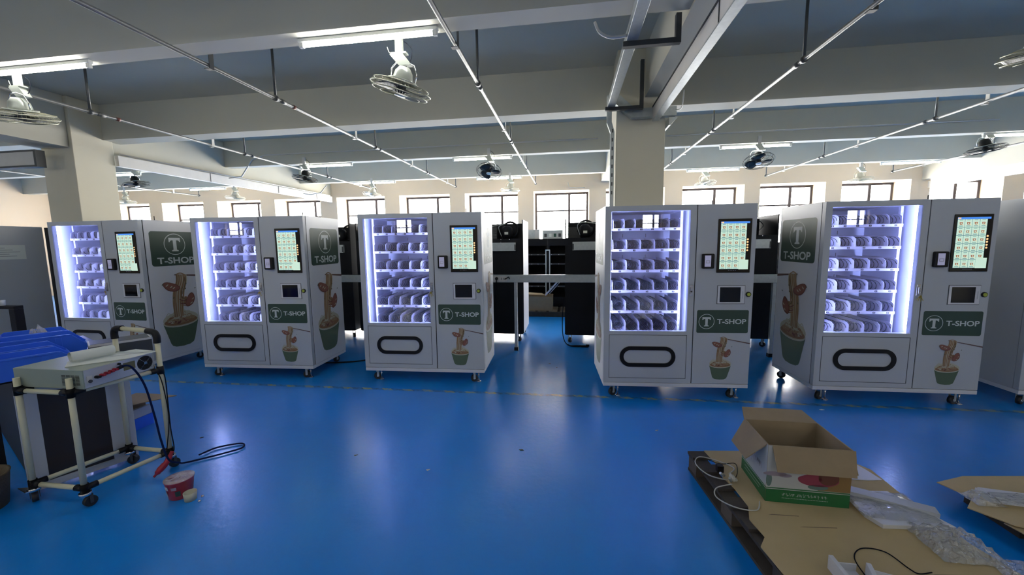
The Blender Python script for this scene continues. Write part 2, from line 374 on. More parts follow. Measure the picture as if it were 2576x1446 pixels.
# ------------------------------------------------------------------ the building
ZB, ZS = 3.38, 3.94          # underside of beams, underside of slab
XL, XR, YN, YF = -17.6, 14.5, -9.0, 12.1
mb = Mb(); mb.box((XL-.3, YN-.3, -.2), (XR+.3, YF+.65, 0), 'floor'); struct(obj('floor', mb))
mb = Mb(); mb.box((XL-.3, YN-.3, ZS), (XR+.3, YF+.65, ZS+.2), 'conc'); struct(obj('ceiling', mb))
BEAMS = [(-7.2, -6.95), (-4.6, -4.35), (-1.98, -1.75), (0.60, 0.83), (3.23, 3.44), (5.70, 6.00), (8.10, 8.27), (10.60, 10.77)]
for y0, y1 in BEAMS:
    mb = Mb(); mb.box((XL, y0, ZB), (XR, y1, ZS-.001), 'conc'); struct(obj('ceiling_beam', mb))
WX = [-16.35, -14.17, -11.97, -9.78, -7.53, -5.37, -3.22, -1.076, 1.07, 3.22, 5.29, 7.35, 9.46, 11.6]; WW, WZ0, WZ1 = 1.66, 0.95, 3.142
mb = Mb(); mb.box((XL, YF, 0), (XR, YF+.64, WZ0), 'paint'); mb.box((XL, YF, WZ1), (XR, YF+.64, ZS-.001), 'paint')
e = [XL] + [v for x in WX for v in (x, x+WW)] + [XR]
for a, b in zip(e[0::2], e[1::2]): mb.box((a, YF, WZ0), (b, YF+.64, WZ1), 'paint')
struct(obj('wall_far', mb))
NX = [-14.6, -6.85, 4.55, 11.4]
NW = 0.8; NZ0, NZ1 = 2.08, 2.76
mb = Mb(); mb.box((XL, YN-.25, 0), (XR, YN, NZ0), 'paint'); mb.box((XL, YN-.25, NZ1), (XR, YN, ZS-.001), 'paint')
e = [XL] + [v for x in NX for v in (x, x+NW)] + [XR]
for a, b in zip(e[0::2], e[1::2]): mb.box((a, YN-.25, NZ0), (b, YN, NZ1), 'paint')
struct(obj('wall_near', mb))
mb = Mb(); mb.box((XL-.25, YN-.25, 0), (XL, YF+.64, ZS-.001), 'paint'); struct(obj('wall_left', mb))
mb = Mb(); mb.box((XR, YN-.25, 0), (XR+.25, YF+.64, ZS-.001), 'paint'); struct(obj('wall_right', mb))
def window(i, x, y, w, z0, z1, zt, sgn):
    f = .06; fr = Mb(); xm = x+w*.645
    for a, b in (((x, y, z0), (x+f, y+.05, z1)), ((x+w-f, y, z0), (x+w, y+.05, z1)), ((x+f, y, z0), (x+w-f, y+.05, z0+f)), ((x+f, y, z1-f), (x+w-f, y+.05, z1)),
                 ((xm-.036, y, z0+f), (xm+.036, y+.05, z1-f)), ((x+f, y, zt-.02), (xm-.036, y+.05, zt+.02)), ((xm+.036, y, zt-.02), (x+w-f, y+.05, zt+.02))): fr.box(a, b, 'frame')
    o = struct(obj('window_%d' % i, fr))
    p = Mb(); p.box((x+f, y+.02, z0+f), (x+w-f, y+.026, z1-f), 'pane'); obj('window_pane', p, o)
    L = bpy.data.lights.new('window_portal', 'AREA'); L.shape = 'RECTANGLE'; L.size = w; L.size_y = z1-z0; L.cycles.is_portal = True
    lo = bpy.data.objects.new('window_portal', L); COL.objects.link(lo); lo.location = (x+w/2, y+(.10 if sgn < 0 else -.08), (z0+z1)/2); lo.rotation_euler = (-PI/2*(-sgn)*-1 if False else (-PI/2 if sgn < 0 else PI/2), 0, 0)
for i, x in enumerate(WX): window(i+1, x, YF+.585, WW, WZ0, WZ1, 2.586, -1)
for i, x in enumerate(NX): window(len(WX)+i+1, x, YN-.2, NW, NZ0, NZ1, 2.35, 1)
for nm, a, b in (('column_left', (-8.27, 5.27), (-7.67, 5.84)), ('column_middle', (.584, 5.27), (1.175, 5.85)), ('column_right', (9.45, 5.27), (10.05, 5.85)),
                 ('column_near_left', (-8.27, -3.3), (-7.67, -2.7)), ('column_near_right', (9.45, -3.3), (10.05, -2.7))):
    mb = Mb(); mb.box((a[0], a[1], 0), (b[0], b[1], ZS-.001), 'column'); o = struct(obj(nm, mb, bevel=.008))
# lengthwise girders over the columns
for a, b, z in ((-8.25, -7.72, 3.17), (.92, 1.28, 3.36), (9.25, 9.75, 3.12)):
    for y0, y1 in ((YN, 5.26), (5.86, YF-.001)):
        mb = Mb(); mb.box((a, y0, z), (b, y1, ZS-.002), 'conc'); struct(obj('ceiling_girder', mb))

# ------------------------------------------------------------------ trunking and trays on the ceiling
def trunking(name, pts_boxes, m, label, group=None):
    mb = Mb()
    for a, b in pts_boxes: mb.box(a, b, m)
    return tag(obj(name, mb, bevel=.004), label, 'cable trunking', group)
t = trunking('cable_trunking', [((-7.70, 5.86, 2.985), (-7.62, 12.0, 3.165))], 'trunk', 'long cream cable trunking running from the left column to the far windows')
for y in (7.6, 9.6, 11.2):
    mb = Mb(); mb.box((-7.618, y, 2.985), (-7.614, y+.012, 3.165), 'darkgrey'); obj('joint', mb, t)
mb = Mb(); mb.tube([(-7.63, 5.9, 3.19), (-7.63, 9.0, 3.19), (-7.63, 11.9, 3.19)], .012, 'trunk'); obj('conduit', mb, t)
t = trunking('cable_trunking', [((-9.7, 4.99, 2.86), (-7.98, 5.10, 3.06))], 'trunk', 'grey trunking with black edges meeting the front of the left column')
mb = Mb(); mb.box((-9.7, 4.983, 3.06), (-7.98, 5.10, 3.085), 'darkgrey'); mb.box((-9.7, 4.983, 2.835), (-7.98, 5.10, 2.86), 'darkgrey'); mb.box((-7.98, 4.985, 2.835), (-7.94, 5.10, 3.085), 'darkgrey'); obj('edge_strip', mb, t)
t = trunking('cable_trunking', [((9.32, 5.0, 2.90), (9.40, 12.0, 3.06))], 'trunk', 'cream trunking under the ceiling at the far right end')
t = trunking('cable_tray', [((.451, -3, 3.20), (.541, 5.15, 3.28))], 'galv', 'galvanised cable tray over the aisle ending left of the middle column')
mb = Mb()
mb.prism([(.46, 3.38), (.60, 3.38), (.79, 3.205), (1.275, 3.205), (1.275, 3.10), (.75, 3.10), (.56, 3.27), (.46, 3.27)], 'galv', (0, 5.16, 0), (1, 0, 0), (0, 0, 1), (0, 1, 0), .09)
obj('tray_elbow', mb, t)
mb = Mb(); mb.prism([(.47, 3.28), (.53, 3.28), (.53, 3.10), (.565, 2.98), (.565, .01), (.515, .01), (.515, 2.97), (.47, 3.09)], 'galv', (0, 5.30, 0), (1, 0, 0), (0, 0, 1), (0, 1, 0), .05); obj('tray_drop', mb, t)
mb = Mb()
for z in [2.2+.11*i for i in range(8)]: mb.box((.532, 5.296, z), (.548, 5.2995, z+.045), 'darkgrey')
obj('slots', mb, t)
for k, (yb, za) in enumerate(((3.455, 3.375), (5.05, 3.72))):
    mb = Mb(); zb = 3.155 if k == 0 else 3.165
    mb.box((.425, yb, zb), (.87, yb+.05, zb+.04), 'galvd'); mb.box((.83, yb, zb+.04), (.87, yb+.05, za), 'galvd')
    obj('hanger_bracket', mb, t)
mb = Mb(); mb.tube(smooth_pts([(.20, 3.46, 3.36), (.24, 3.44, 3.27), (.33, 3.43, 3.22), (.45, 3.42, 3.22)]), .012, 'trunk'); obj('conduit_bend', mb, t)
t = trunking('cable_trunking', [((.995, -3, 3.05), (1.06, 5.15, 3.20))], 'trunk', 'white trunking over the aisle ending right of the middle column')
mb = Mb()
mb.box((.988, -3, 3.20), (1.067, 5.15, 3.212), 'galvd'); mb.box((.99, -3, 3.038), (1.067, 5.15, 3.05), 'galv'); mb.box((.99, 3.0, 3.05), (.9945, 3.01, 3.2), 'darkgrey'); obj('edge_and_shadow_gap', mb, t)  # dark top strip stands for the shadow gap along the trunking
mb = Mb(); mb.prism([(1.2, 3.09), (1.3, 3.09), (1.22, 3.0), (1.2, 3.0)], 'galv', (0, 5.2, 0), (1, 0, 0), (0, 0, 1), (0, 1, 0), .5); obj('end_piece', mb, t)
mb = Mb(); mb.tube(smooth_pts([(1.10, 4.2, 3.05), (1.16, 4.5, 2.98), (1.2, 4.9, 3.08)]), .006, 'wcable'); obj('cable_loop', mb, t)

# thin conduits along the beams
def conduit(pts, label, r=.014, m='trunk'):
    mb = Mb(); mb.tube(pts, r, m, 6); return tag(obj('conduit', mb), label, 'conduit')
conduit([(-7.55, 8.0, 3.12), (-7.3, 8.08, 3.16), (-7.0, 8.084, 3.52), (-6.7, 8.085, 3.60), (.55, 8.085, 3.60)], 'thin grey conduit crossing the beam face above the three left machines')
conduit([(1.2, 8.085, 3.58), (7.25, 8.085, 3.58)], 'thin grey conduit crossing the beam face right of the middle column')
conduit([(-7.55, 10.5, 3.08), (-7.35, 10.55, 3.05), (-7.05, 10.56, 3.10), (-6.85, 10.56, 3.30)], 'short bent conduit end under the far beam beside the left trunking')
conduit([(-.05, 12.093, 3.375), (0.0, 12.093, 3.22), (.25, 12.093, 3.2), (.45, 12.093, 3.2)], 'curled conduit on the far wall left of the middle column')

# ------------------------------------------------------------------ hanging pipes
H = 1.594
PX = [(-12.2, 'far left'), (-5.96, 'left'), (-3.38, 'second'), (-.976, 'third'), (2.215, 'fourth'), (5.23, 'fifth'), (8.25, 'sixth')]
PL = {-12.2: 'hanging steel pipe seen left of the left column', -5.96: 'hanging steel pipe passing above the leftmost vending machine', -3.38: 'hanging steel pipe crossing the ceiling left of the near middle fan',
      -.976: 'hanging steel pipe crossing right of the near middle lamp', 2.215: 'thick hanging steel pipe right of the white aisle trunking', 5.23: 'hanging steel pipe crossing the upper right of the room', 8.25: 'hanging steel pipe farthest to the right'}
for x, _ in PX:
    z = 3.30; y1 = 11.7
    mb = Mb(); mb.tube([(x, -6, z), (x, y1, z)], .0185, 'pipe', 12); p = tag(obj('ceiling_pipe', mb), PL[x], 'pipe', 'pipes hung under the beams')
    for y in (.9, 4.45, 6.9, 9.4): mb = Mb(); mb.tube([(x, y-.04, z), (x, y+.04, z)], .025, 'pipe', 12); obj('coupling', mb, p)
    for y in (4.33, 6.72, 9.25, 11.68):
        mb = Mb(); mb.tube([(x, y, z+.02), (x, y, ZS-.01)], .014, 'pipe' if y > 5 else 'darkgrey', 8); mb.tube([(x, y, ZS-.05), (x, y, ZS-.005)], .024, 'darkgrey', 8)
        mb.tube([(x, y-.02, z), (x, y+.02, z)], .032, 'darkgrey', 12); obj('hanger_rod', mb, p)
    for y in (3.45, 6.01, 8.28, 10.78):
        mb = Mb(); mb.box((x+.024, y, z-.03), (x+.030, y+.05, ZB+.06), 'galvd' if y < 4 else 'trunk'); mb.box((x-.03, y, z-.036), (x+.030, y+.05, z-.030), 'galvd'); obj('clip_bracket', mb, p)
mb = Mb(); mb.tube([(-3.38, 4.62, 3.30), (-3.38, 4.66, 3.30)], .024, 'n_red2', 12); tag(obj('red_tape', mb), 'red tape band round the pipe left of the near middle fan', 'tape')
mb = Mb(); mb.tube([(-5.96, 4.62, 3.30), (-5.96, 4.66, 3.30)], .024, 'n_red2', 12); tag(obj('red_tape', mb), 'red tape band round the pipe above the leftmost machine', 'tape')

# ------------------------------------------------------------------ tube lamps
def lamp():
    r = empty('tube_lamp')
    mb = Mb(); mb.box((-.63, -.022, -.030), (.63, .022, 0), 'lampw'); obj('housing', mb, r, bevel=.004)
    mb = Mb(); mb.tube([(-.585, 0, -.052), (.585, 0, -.052)], .015, 'tube', 12); obj('lamp_tube', mb, r)
    for s in (-1, 1):
        mb = Mb(); mb.box((s*.605-.02, -.016, -.072), (s*.605+.02, .016, -.030), 'lampw'); obj('lamp_holder', mb, r, bevel=.004)
    return r
LAMPS = [(-1.71, 3.34, 'tube lamp over the near ceiling fan in the middle'), (-5.15, 3.34, 'tube lamp at the upper left edge over the near left fan'),
         (-10.7, 8.19, 'tube lamp half hidden behind the left column'), (-5.3, 8.19, 'tube lamp behind the black fan above the second machine'), (-1.79, 8.19, 'tube lamp behind the black fan above the middle gap'),
         (3.45, 8.19, 'tube lamp behind the black fan right of the middle column'), (7.75, 8.19, 'tube lamp at the right edge behind a black fan'),
         (-10.85, 10.69, 'small far tube lamp above the windows right of the left column'), (-5.46, 10.69, 'small far tube lamp above the third machine'), (-1.88, 10.69, 'small far tube lamp partly behind a black fan near the centre'),
         (3.55, 10.69, 'small far tube lamp just right of the middle column'), (7.9, 10.69, 'small far tube lamp above the rightmost machine')]
BACKL = [(x, y) for y in (.71, -1.86, -4.5) for x in (-10.7, -5.2, -1.7, 3.5, 7.8)]  # unseen lamp rows added behind the camera to light the machine fronts
L0 = lamp(); first = True
for x, y, lab in LAMPS + [(x, y, 'tube lamp behind the viewpoint') for x, y in BACKL]:
    o = L0 if first else copy_tree(L0); first = False
    o.location = (x, y, ZB); tag(o, lab, 'lamp', 'unseen tube lamps added behind the viewpoint' if 'viewpoint' in lab else 'tube lamps under the beams')

# ------------------------------------------------------------------ orbit fans
def fan(kind):
    body, cage, blade = {'near': ('fanmetal', 'fancage', 'darkgrey'), 'black': ('fanblack', 'fanblack', 'fanblack'), 'ivory': ('fanivory', 'fanivory', 'fanivory')}[kind]
    r = empty('ceiling_fan')    # origin: centre of the cage
    mb = Mb(); mb.box((-.03, -.02, .30), (.03, .02, .45), 'fanmetal' if kind == 'near' else 'trunk'); mb.box((-.07, -.03, .285), (.07, .03, .30), 'fanmetal'); obj('mount_bracket', mb, r)
    mb = Mb(); mb.prism([(-.06, .285), (.06, .285), (.13, .19), (.02, .19)], 'fanmetal', (-.02, -.03, 0), (1, 0, 0), (0, 0, 1), (0, 1, 0), .06); obj('swing_arm', mb, r)
    h = empty('fan_head'); h.parent = r
    mb = Mb(); mb.lathe([(.0, .185), (.045, .18), (.075, .14), (.085, .09), (.085, .07), (.03, .05), (.03, .03)], body, seg=20); obj('motor', mb, h)
    mb = Mb(); mb.lathe([(.10, .062), (.125, .062), (.125, .072), (.10, .072), (.10, .062)], 'fanmetal' if kind != 'ivory' else body, seg=24); obj('yoke_ring', mb, h)
    for s in (-1, 1):
        mb = Mb(); mb.tube([(s*.115, 0, .07), (s*.12, 0, .15), (s*.08, 0, .21), (0, 0, .225)], .006, 'chrome' if kind != 'ivory' else body, 6); obj('yoke_arm', mb, h)
    mb = Mb(); R = .26
    for z, rr in ((.045, .06), (.052, .17), (.035, .235), (.0, R), (-.035, .235), (-.052, .17), (-.050, .05)):
        mb.tube([(rr*math.cos(a), rr*math.sin(a), z) for a in [2*PI*i/36 for i in range(36)]], .0045 if rr > .2 else .002, cage, 4, closed=True)
    nw = 56 if kind == 'near' else 28
    for i in range(nw):
        a = 2*PI*i/nw; c, s = math.cos(a), math.sin(a)
        mb.tube([(c*q, s*q, z) for q, z in ((.03, .048), (.17, .052), (.235, .036), (R, 0), (.235, -.036), (.17, -.052), (.04, -.052))], .0011, cage, 3, smooth=False)
    obj('wire_guard', mb, h)
    for i in range(3):
        mb = Mb(); a0 = 2*PI*i/3; N = 9; rows = []
        for j in range(N):
            q = .04+.19*j/(N-1); wdt = .35+.85*math.sin(PI*min(1, .22+.70*j/(N-1)))
            rows.append([Vector((q*math.cos(a0+wdt*t), q*math.sin(a0+wdt*t), -.012+.028*(t))) for t in (-.5, 0, .5, .9)])
        k = mb.mi(blade)
        for A, B in zip(rows, rows[1:]):
            for t in range(3):
                mb.face([A[t], A[t+1], B[t+1], B[t]], blade, True)
        bmesh.ops.remove_doubles(mb.bm, verts=mb.bm.verts[:], dist=1e-5)
        o = obj('fan_blade', mb, h); sd = o.modifiers.new('thick', 'SOLIDIFY'); sd.thickness = .003
    mb = Mb(); mb.lathe([(.0, .03), (.04, .03), (.045, .0), (.04, -.03), (.0, -.035)], blade, seg=16); obj('hub', mb, h)
    mb = Mb(); mb.lathe([(.0, -.051), (.05, -.051), (.045, -.058), (.0, -.060)], 'lampw', seg=20); obj('badge', mb, h)
    mb = Mb(); mb.tube(smooth_pts([(-.02, .02, .44), (.09, .03, .36), (.10, .02, .26), (.05, 0, .18)]), .0035, 'cable', 5)
    mb.tube(smooth_pts([(-.11, .0, .36), (-.09, 0, .31), (-.05, 0, .30)]), .003, 'wcable', 5); obj('wiring', mb, r)
    return r
FANS = [('near', -5.50, 3.40, 2.93, 10, 12, 'pale ceiling fan under the upper left lamp'), ('near', -1.47, 3.45, 2.95, 17, 6, 'pale ceiling fan with dusty cage under the near middle lamp'), ('near', 3.50, 3.6, 2.95, -10, 8, 'pale ceiling fan cut off by the upper right edge'),
        ('black', -10.05, 8.05, 3.08, -6, 8, 'black ceiling fan right beside the left column'), ('black', -5.72, 8.05, 3.05, 14, 4, 'black ceiling fan tilted right above the second machine'), ('black', -1.62, 8.05, 3.05, 2, -28, 'black ceiling fan facing down near the picture centre'),
        ('black', 3.48, 8.1, 3.05, 0, -22, 'black ceiling fan right of the middle column'), ('black', 7.2, 8.2, 3.11, -13, 2, 'black ceiling fan tilted left near the right edge'),
        ('ivory', -13.7, 10.6, 3.02, 5, 5, 'ivory far ceiling fan low beside the left column'), ('ivory', -9.85, 10.6, 3.04, 8, 5, 'ivory far ceiling fan above the gap left of the second machine'), ('ivory', -5.5, 10.6, 3.0, 8, -8, 'ivory far ceiling fan above the third machine'),
        ('ivory', -1.57, 10.6, 3.0, 3, 3, 'ivory far ceiling fan in front of the window near the centre'), ('ivory', 3.38, 10.7, 3.01, -8, -6, 'ivory far ceiling fan right of the middle column'), ('ivory', 6.88, 10.7, 2.98, -9, 3, 'ivory far ceiling fan above the rightmost machine')]
FP = {}
for kind, x, y, z, ty, tx, lab in FANS:
    if kind not in FP: FP[kind] = fan(kind); o = FP[kind]
    else: o = copy_tree(FP[kind])
    o.location = (x, y, z)
    for ch in o.children:
        if ch.name.startswith('fan_head'): ch.rotation_euler = (math.radians(tx), math.radians(ty), 0)
    tag(o, lab, 'fan', {'near': 'pale ceiling fans under the near beam', 'black': 'black ceiling fans', 'ivory': 'ivory ceiling fans by the windows'}[kind])

# ------------------------------------------------------------------ vending machines
MW, MD, MH = 1.415, .7565, 1.94
def caster(parent, x, y, z0=.125, name='caster', ang=0.5, foot=False):
    c, s = math.cos(ang), math.sin(ang); T = Matrix.Translation((x, y, 0)) @ Matrix.Rotation(ang, 4, 'Z')
    mb = Mb(); mb.box((-.035, -.03, z0-.008), (.035, .03, z0), 'galv', T); mb.box((.006, -.024, .032), (.030, -.020, z0-.008), 'galv', T); mb.box((.006, .020, .032), (.030, .024, z0-.008), 'galv', T)
    o = obj(name, mb, parent)
    mb = Mb(); mb.tube([T @ Vector((.018, -.016, .0405)), T @ Vector((.018, .016, .0405))], .04, 'rubber', 18); mb.tube([T @ Vector((.018, -.0185, .0405)), T @ Vector((.018, .0185, .0405))], .014, 'chrome', 10); obj('wheel', mb, o)
    if foot:
        mb = Mb(); mb.tube([(x+.07, y, .008), (x+.07, y, z0)], .008, 'chrome', 8); mb.lathe([(.028, 0), (.028, .006), (.01, .014)], 'chrome', (x+.07, y, 0), 14); obj('levelling_foot', mb, o)
    return o
ROWZ = [1.70, 1.49, 1.277, 1.067, .855, .645]
TX0, TX1, TY0, TY1 = .105, .765, .155, .64
def lanes(r): 
    return [TX0+(TX1-TX0)*i/6 for i in range(7)] if r == 0 else [TX0, .245, .383, .521, .659, TX1]
def coil_mesh(r, pitch, y0, y1, dbl, seg=12):
    mb = Mb()
    for k in range(2 if dbl else 1):
        n = int((y1-y0)/pitch*seg); pts = []
        for i in range(n+1):
            t = i/seg*2*PI + k*PI; pts.append((r*math.cos(t), y0+(y1-y0)*i/n, r*math.sin(t)))
        mb.tube(pts, .0028, 'coil', 5)
    return mb
def vending():
    root = empty('vending_machine')
    # cabinet: shell with an open display chamber on the left
    mb = Mb(); y0 = .060
    for a, b in (((0, y0, .165), (.03, MD, MH)), ((.835, y0, .165), (MW, MD, MH)), ((.03, y0, 1.905), (.835, MD, MH)), ((.03, MD-.03, .165), (.835, MD, 1.905)), ((.03, y0, .165), (.835, MD-.03, .60))): mb.box(a, b, 'white')
    cab = obj('cabinet', mb, root)
    mb = Mb()   # chamber lining
    for a, b in (((.031, y0+.002, .601), (.036, MD-.031, 1.904)), ((.829, y0+.002, .601), (.834, MD-.031, 1.904)), ((.036, MD-.04, .601), (.829, MD-.031, 1.904)), ((.036, y0+.002, 1.898), (.829, MD-.04, 1.904)), ((.036, y0+.002, .601), (.829, MD-.04, .607))): mb.box(a, b, 'inner')
    for xx in (.30, .56):
        for i in range(9): mb.box((xx, MD-.0415, 1.0+.08*i), (xx+.006, MD-.04, 1.04+.08*i), 'ink')
    lin = obj('inner_lining', mb, root)
    mb = Mb(); mb.box((0, 0, .125), (MW, MD, .163), 'white'); obj('base_skirt', mb, root, bevel=.003)
    # left door
    mb = Mb(); gx0, gx1, gz0, gz1 = .058, .807, .698, 1.886
    for a, b in (((0, 0, .167), (gx0, .05, 1.937)), ((gx1, 0, .167), (.864, .05, 1.937)), ((gx0, 0, gz1), (gx1, .05, 1.937)), ((gx0, 0, .167), (gx1, .05, gz0))): mb.box(a, b, 'grey')
    door = obj('display_door', mb, root)
    mb = Mb(); mb.box((gx0, .004, gz0), (gx1, .010, gz1), 'vglass'); obj('door_glass', mb, door)
    mb = Mb()
    for a, b in (((.055, -.0015, .657), (.810, 0, .661)), ((.055, -.0015, .213), (.810, 0, .217)), ((.053, -.0015, .213), (.057, 0, .661)), ((.808, -.0015, .213), (.812, 0, .661))): mb.box(a, b, 'darkgrey')
    obj('pickup_seam', mb, door)
    p = Print((0, 0, 0), (1, 0, 0), (0, 0, 1), (0, -1, 0)); mb = Mb()
    A = rrect(.16, .333, .705, .543, .104, 10); B = rrect(.198, .371, .667, .505, .066, 10); N = len(A)
    for i in range(N):
        j = (i+1) % N
        for (P, Q) in ((A, B),):
            a, b, c, d = P[i], P[j], Q[j], Q[i]
            mb.face([(a[0], -.012, a[1]), (b[0], -.012, b[1]), (c[0], -.012, c[1]), (d[0], -.012, d[1])], 'black')
            mb.face([(a[0], 0, a[1]), (b[0], 0, b[1]), (b[0], -.012, b[1]), (a[0], -.012, a[1])], 'black'); mb.face([(d[0], 0, d[1]), (c[0], 0, c[1]), (c[0], -.012, c[1]), (d[0], -.012, d[1])], 'black')
    bmesh.ops.remove_doubles(mb.bm, verts=mb.bm.verts[:], dist=1e-5); obj('pickup_ring', mb, door)
    for s, xx in ((0, .043), (1, .822)):
        mb = Mb(); mb.box((xx-.006, .058, .705), (xx+.006, .076, 1.88), 'led'); l = obj('led_strip', mb, door)
        mb = Mb(); xi = .0365 if s == 0 else .8285; xo = xi+(.002 if s == 0 else -.002)
        for i in range(58): z = .715+.02*i; mb.box((min(xi, xo), .098, z), (max(xi, xo), .106, z+.008), 'ledrefl')
        obj('led_reflections', mb, l)  # glowing dots stand for the LED dots reflected in the side wall
    mb = Mb(); mb.box((.818, -.006, 1.055), (.850, 0, 1.163), 'chrome'); mb.box((.824, -.018, 1.075), (.842, -.006, 1.14), 'chrome'); mb.tube([(.833, -.02, 1.10), (.833, -.006, 1.10)], .009, 'darkgrey', 12); lk = obj('door_lock', mb, door, bevel=.002)
    # right door
    mb = Mb(); mb.box((.8645, .004, .168), (.8715, .049, 1.936), 'dark')
    for a, b in ((.003, .012), (MW-.012, MW-.003)): mb.box((a, .0502, .168), (b, .0598, 1.936), 'dark')
    obj('door_seam_strip', mb, cab)  # dark strips added in the door gaps to draw the black seams
    mb = Mb(); mb.box((.872, 0, .167), (MW, .05, 1.937), 'grey'); rd = obj('control_door', mb, root, bevel=.003)
    mb = Mb(); mb.box((1.062, -.008, 1.28), (1.37, 0, 1.796), 'screenb'); sc = obj('touch_screen', mb, rd, bevel=.004)
    p = Print((0, -.0082, 0), (1, 0, 0), (0, 0, 1), (0, -1, 0))
    x0, x1, z0, z1 = 1.085, 1.322, 1.315, 1.753
    p.poly([(1.085, 1.753), (1.348, 1.753), (1.348, 1.770), (1.085, 1.770)], 's_blue', 0); p.poly([(1.088, 1.756), (1.112, 1.756), (1.112, 1.767), (1.088, 1.767)], 's_icon', 1)
    p.poly([(x0, z0), (x1, z0), (x1, z1), (x0, z1)], 's_gap', 0)
    cw, ch = (x1-x0)/4, (z1-z0)/6
    for i in range(4):
        for j in range(6):
            a, b = x0+i*cw, z1-(j+1)*ch
            p.poly([(a+.0015, b+.002), (a+cw-.0015, b+.002), (a+cw-.0015, b+ch-.002), (a+.0015, b+ch-.002)], 's_cell', 1)
            if i == 3 and j == 5: continue
            cx = a+cw*.5; p.poly([(cx-.009, b+.024), (cx+.009, b+.024), (cx+.013, b+.045), (cx-.013, b+.045)], 's_cup', 2)
            p.poly([(cx-.004, b+.028), (cx+.004, b+.028), (cx+.005, b+.040), (cx-.005, b+.040)], 's_cell', 3)
            p.poly([(cx+.013, b+.020), (cx+.019, b+.020), (cx+.019, b+.026), (cx+.013, b+.026)], 's_icon', 2)
            p.poly([(cx-.014, b+.062), (cx+.014, b+.062), (cx+.014, b+.066), (cx-.014, b+.066)], 's_gap', 2)
            p.poly([(cx-.016, b+.009), (cx+.016, b+.009), (cx+.016, b+.014), (cx-.016, b+.014)], 's_gap', 2)
    p.poly([(1.262, 1.313), (1.350, 1.313), (1.350, 1.405), (1.262, 1.405)], 's_cell', 3)
    for i in range(5): p.poly([(1.335+.009*math.cos(t), 1.60-.026*i+.009*math.sin(t)) for t in [k*PI/5 for k in range(10)]], 's_icon', 2)
    for i in range(5): p.poly([(1.17+.016*i, 1.301), (1.174+.016*i, 1.301), (1.174+.016*i, 1.305), (1.17+.016*i, 1.305)], 's_lilac', 1)
    obj('screen_picture', p.mb, sc, fix=False)
    mb = Mb(); mb.prism(rrect(.922, 1.323, 1.03, 1.466, .012), 'black', (0, 0, 0), (1, 0, 0), (0, 0, 1), (0, -1, 0), .035); rdr = obj('card_reader', mb, rd, bevel=.004)
    mb = Mb(); mb.box((.940, -.0365, 1.342), (.997, -.035, 1.45), 's_lilac'); mb.box((.951, -.0375, 1.375), (.987, -.0365, 1.379), 'ink'); mb.box((.951, -.0375, 1.379), (.954, -.0365, 1.40), 'ink'); mb.box((.984, -.0375, 1.379), (.987, -.0365, 1.40), 'ink'); mb.box((.951, -.0375, 1.40), (.987, -.0365, 1.403), 'ink'); obj('reader_display', mb, rdr)
    mb = Mb()
    for a, b in (((1.085, -.006, .980), (1.105, 0, 1.153)), ((1.297, -.006, .980), (1.335, 0, 1.153)), ((1.105, -.006, 1.140), (1.297, 0, 1.153)), ((1.105, -.006, .980), (1.297, 0, .994))): mb.box(a, b, 'white')
    mb.box((1.080, -.002, .975), (1.340, -.0002, 1.158), 'darkgrey'); cf = obj('outlet_frame', mb, rd)
    mb = Mb(); mb.box((1.105, -.0045, .994), (1.297, -.0022, 1.140), 'screenb'); mb.box((1.313, -.008, 1.03), (1.320, -.0062, 1.10), 'grey'); obj('outlet_flap', mb, cf)
    mb = Mb(); mb.tube([(1.370, -.010, 1.07), (1.370, 0, 1.07)], .024, 'black', 20); bt = obj('push_button', mb, rd)
    mb = Mb(); mb.tube([(1.370, -.016, 1.07), (1.370, -.010, 1.07)], .016, 'yellow', 18); obj('button_cap', mb, bt)
    # front sign
    p = Print((0, 0, 0), (1, 0, 0), (0, 0, 1), (0, -1, 0)); p.poly(rrect(.900, .685, 1.386, .915, .016), 'green', 0)
    p.ring((.993, .800), .070, .075, 'signw'); serif(p, (.993, .798), .080, .092); p.text('T-SHOP', 1.093, .775, 1.365, .826, 'signw', 1, .025); obj('front_sign', p.mb, rd, fix=False)
    p = Print((0, 0, 0), (1, 0, 0), (0, 0, 1), (0, -1, 0)); noodles(p, 1.14, .36, .44, 1.412, .581); obj('noodle_print', p.mb, rd, fix=False)
    # side prints
    for nm, xo, n, ul in (('right', MW, 1, 1), ('left', 0, -1, -1)):
        p = Print((xo, 0, 0), (0, 1, 0), (0, 0, 1), (n, 0, 0)); p.poly(rrect(.112, 1.355, .715, 1.802, .035), 'green', 0)
        p.ring((.42, 1.636), .132, .140, 'signw'); serif(p, (.42, 1.633), .150, .178)
        if ul > 0: p.text('T-SHOP', .180, 1.382, .662, 1.466, 'signw', 1, .025)
        else: p.text('T-SHOP', .662, 1.382, .180, 1.466, 'signw', 1, .025)
        obj('side_sign', p.mb, cab, fix=False)
        p = Print((xo, 0, 0), (0, 1, 0), (0, 0, 1), (n, 0, 0)); noodles(p, .40, .60, 1.0, .755, 1.195); obj('noodle_print', p.mb, cab, fix=False)
    # rails, trays
    for xx in (.082, .790):
        mb = Mb(); mb.box((xx-.012, .20, .61), (xx+.012, .225, 1.895), 'trayw')
        for i in range(24): mb.box((xx-.004, .1985, .66+.05*i), (xx+.004, .1999, .685+.05*i), 'ink')
        obj('tray_rail', mb, root)
    cm = {}
    for key, args in (('a', (.046, .042, .17, .62, False)), ('b', (.050, .105, .17, .60, True)), ('c', (.050, .048, .17, .62, False))):
        t_ = obj('spiral_coil', coil_mesh(*args)); cm[key] = t_.data; bpy.data.objects.remove(t_)
    mb = Mb(); zr = 0
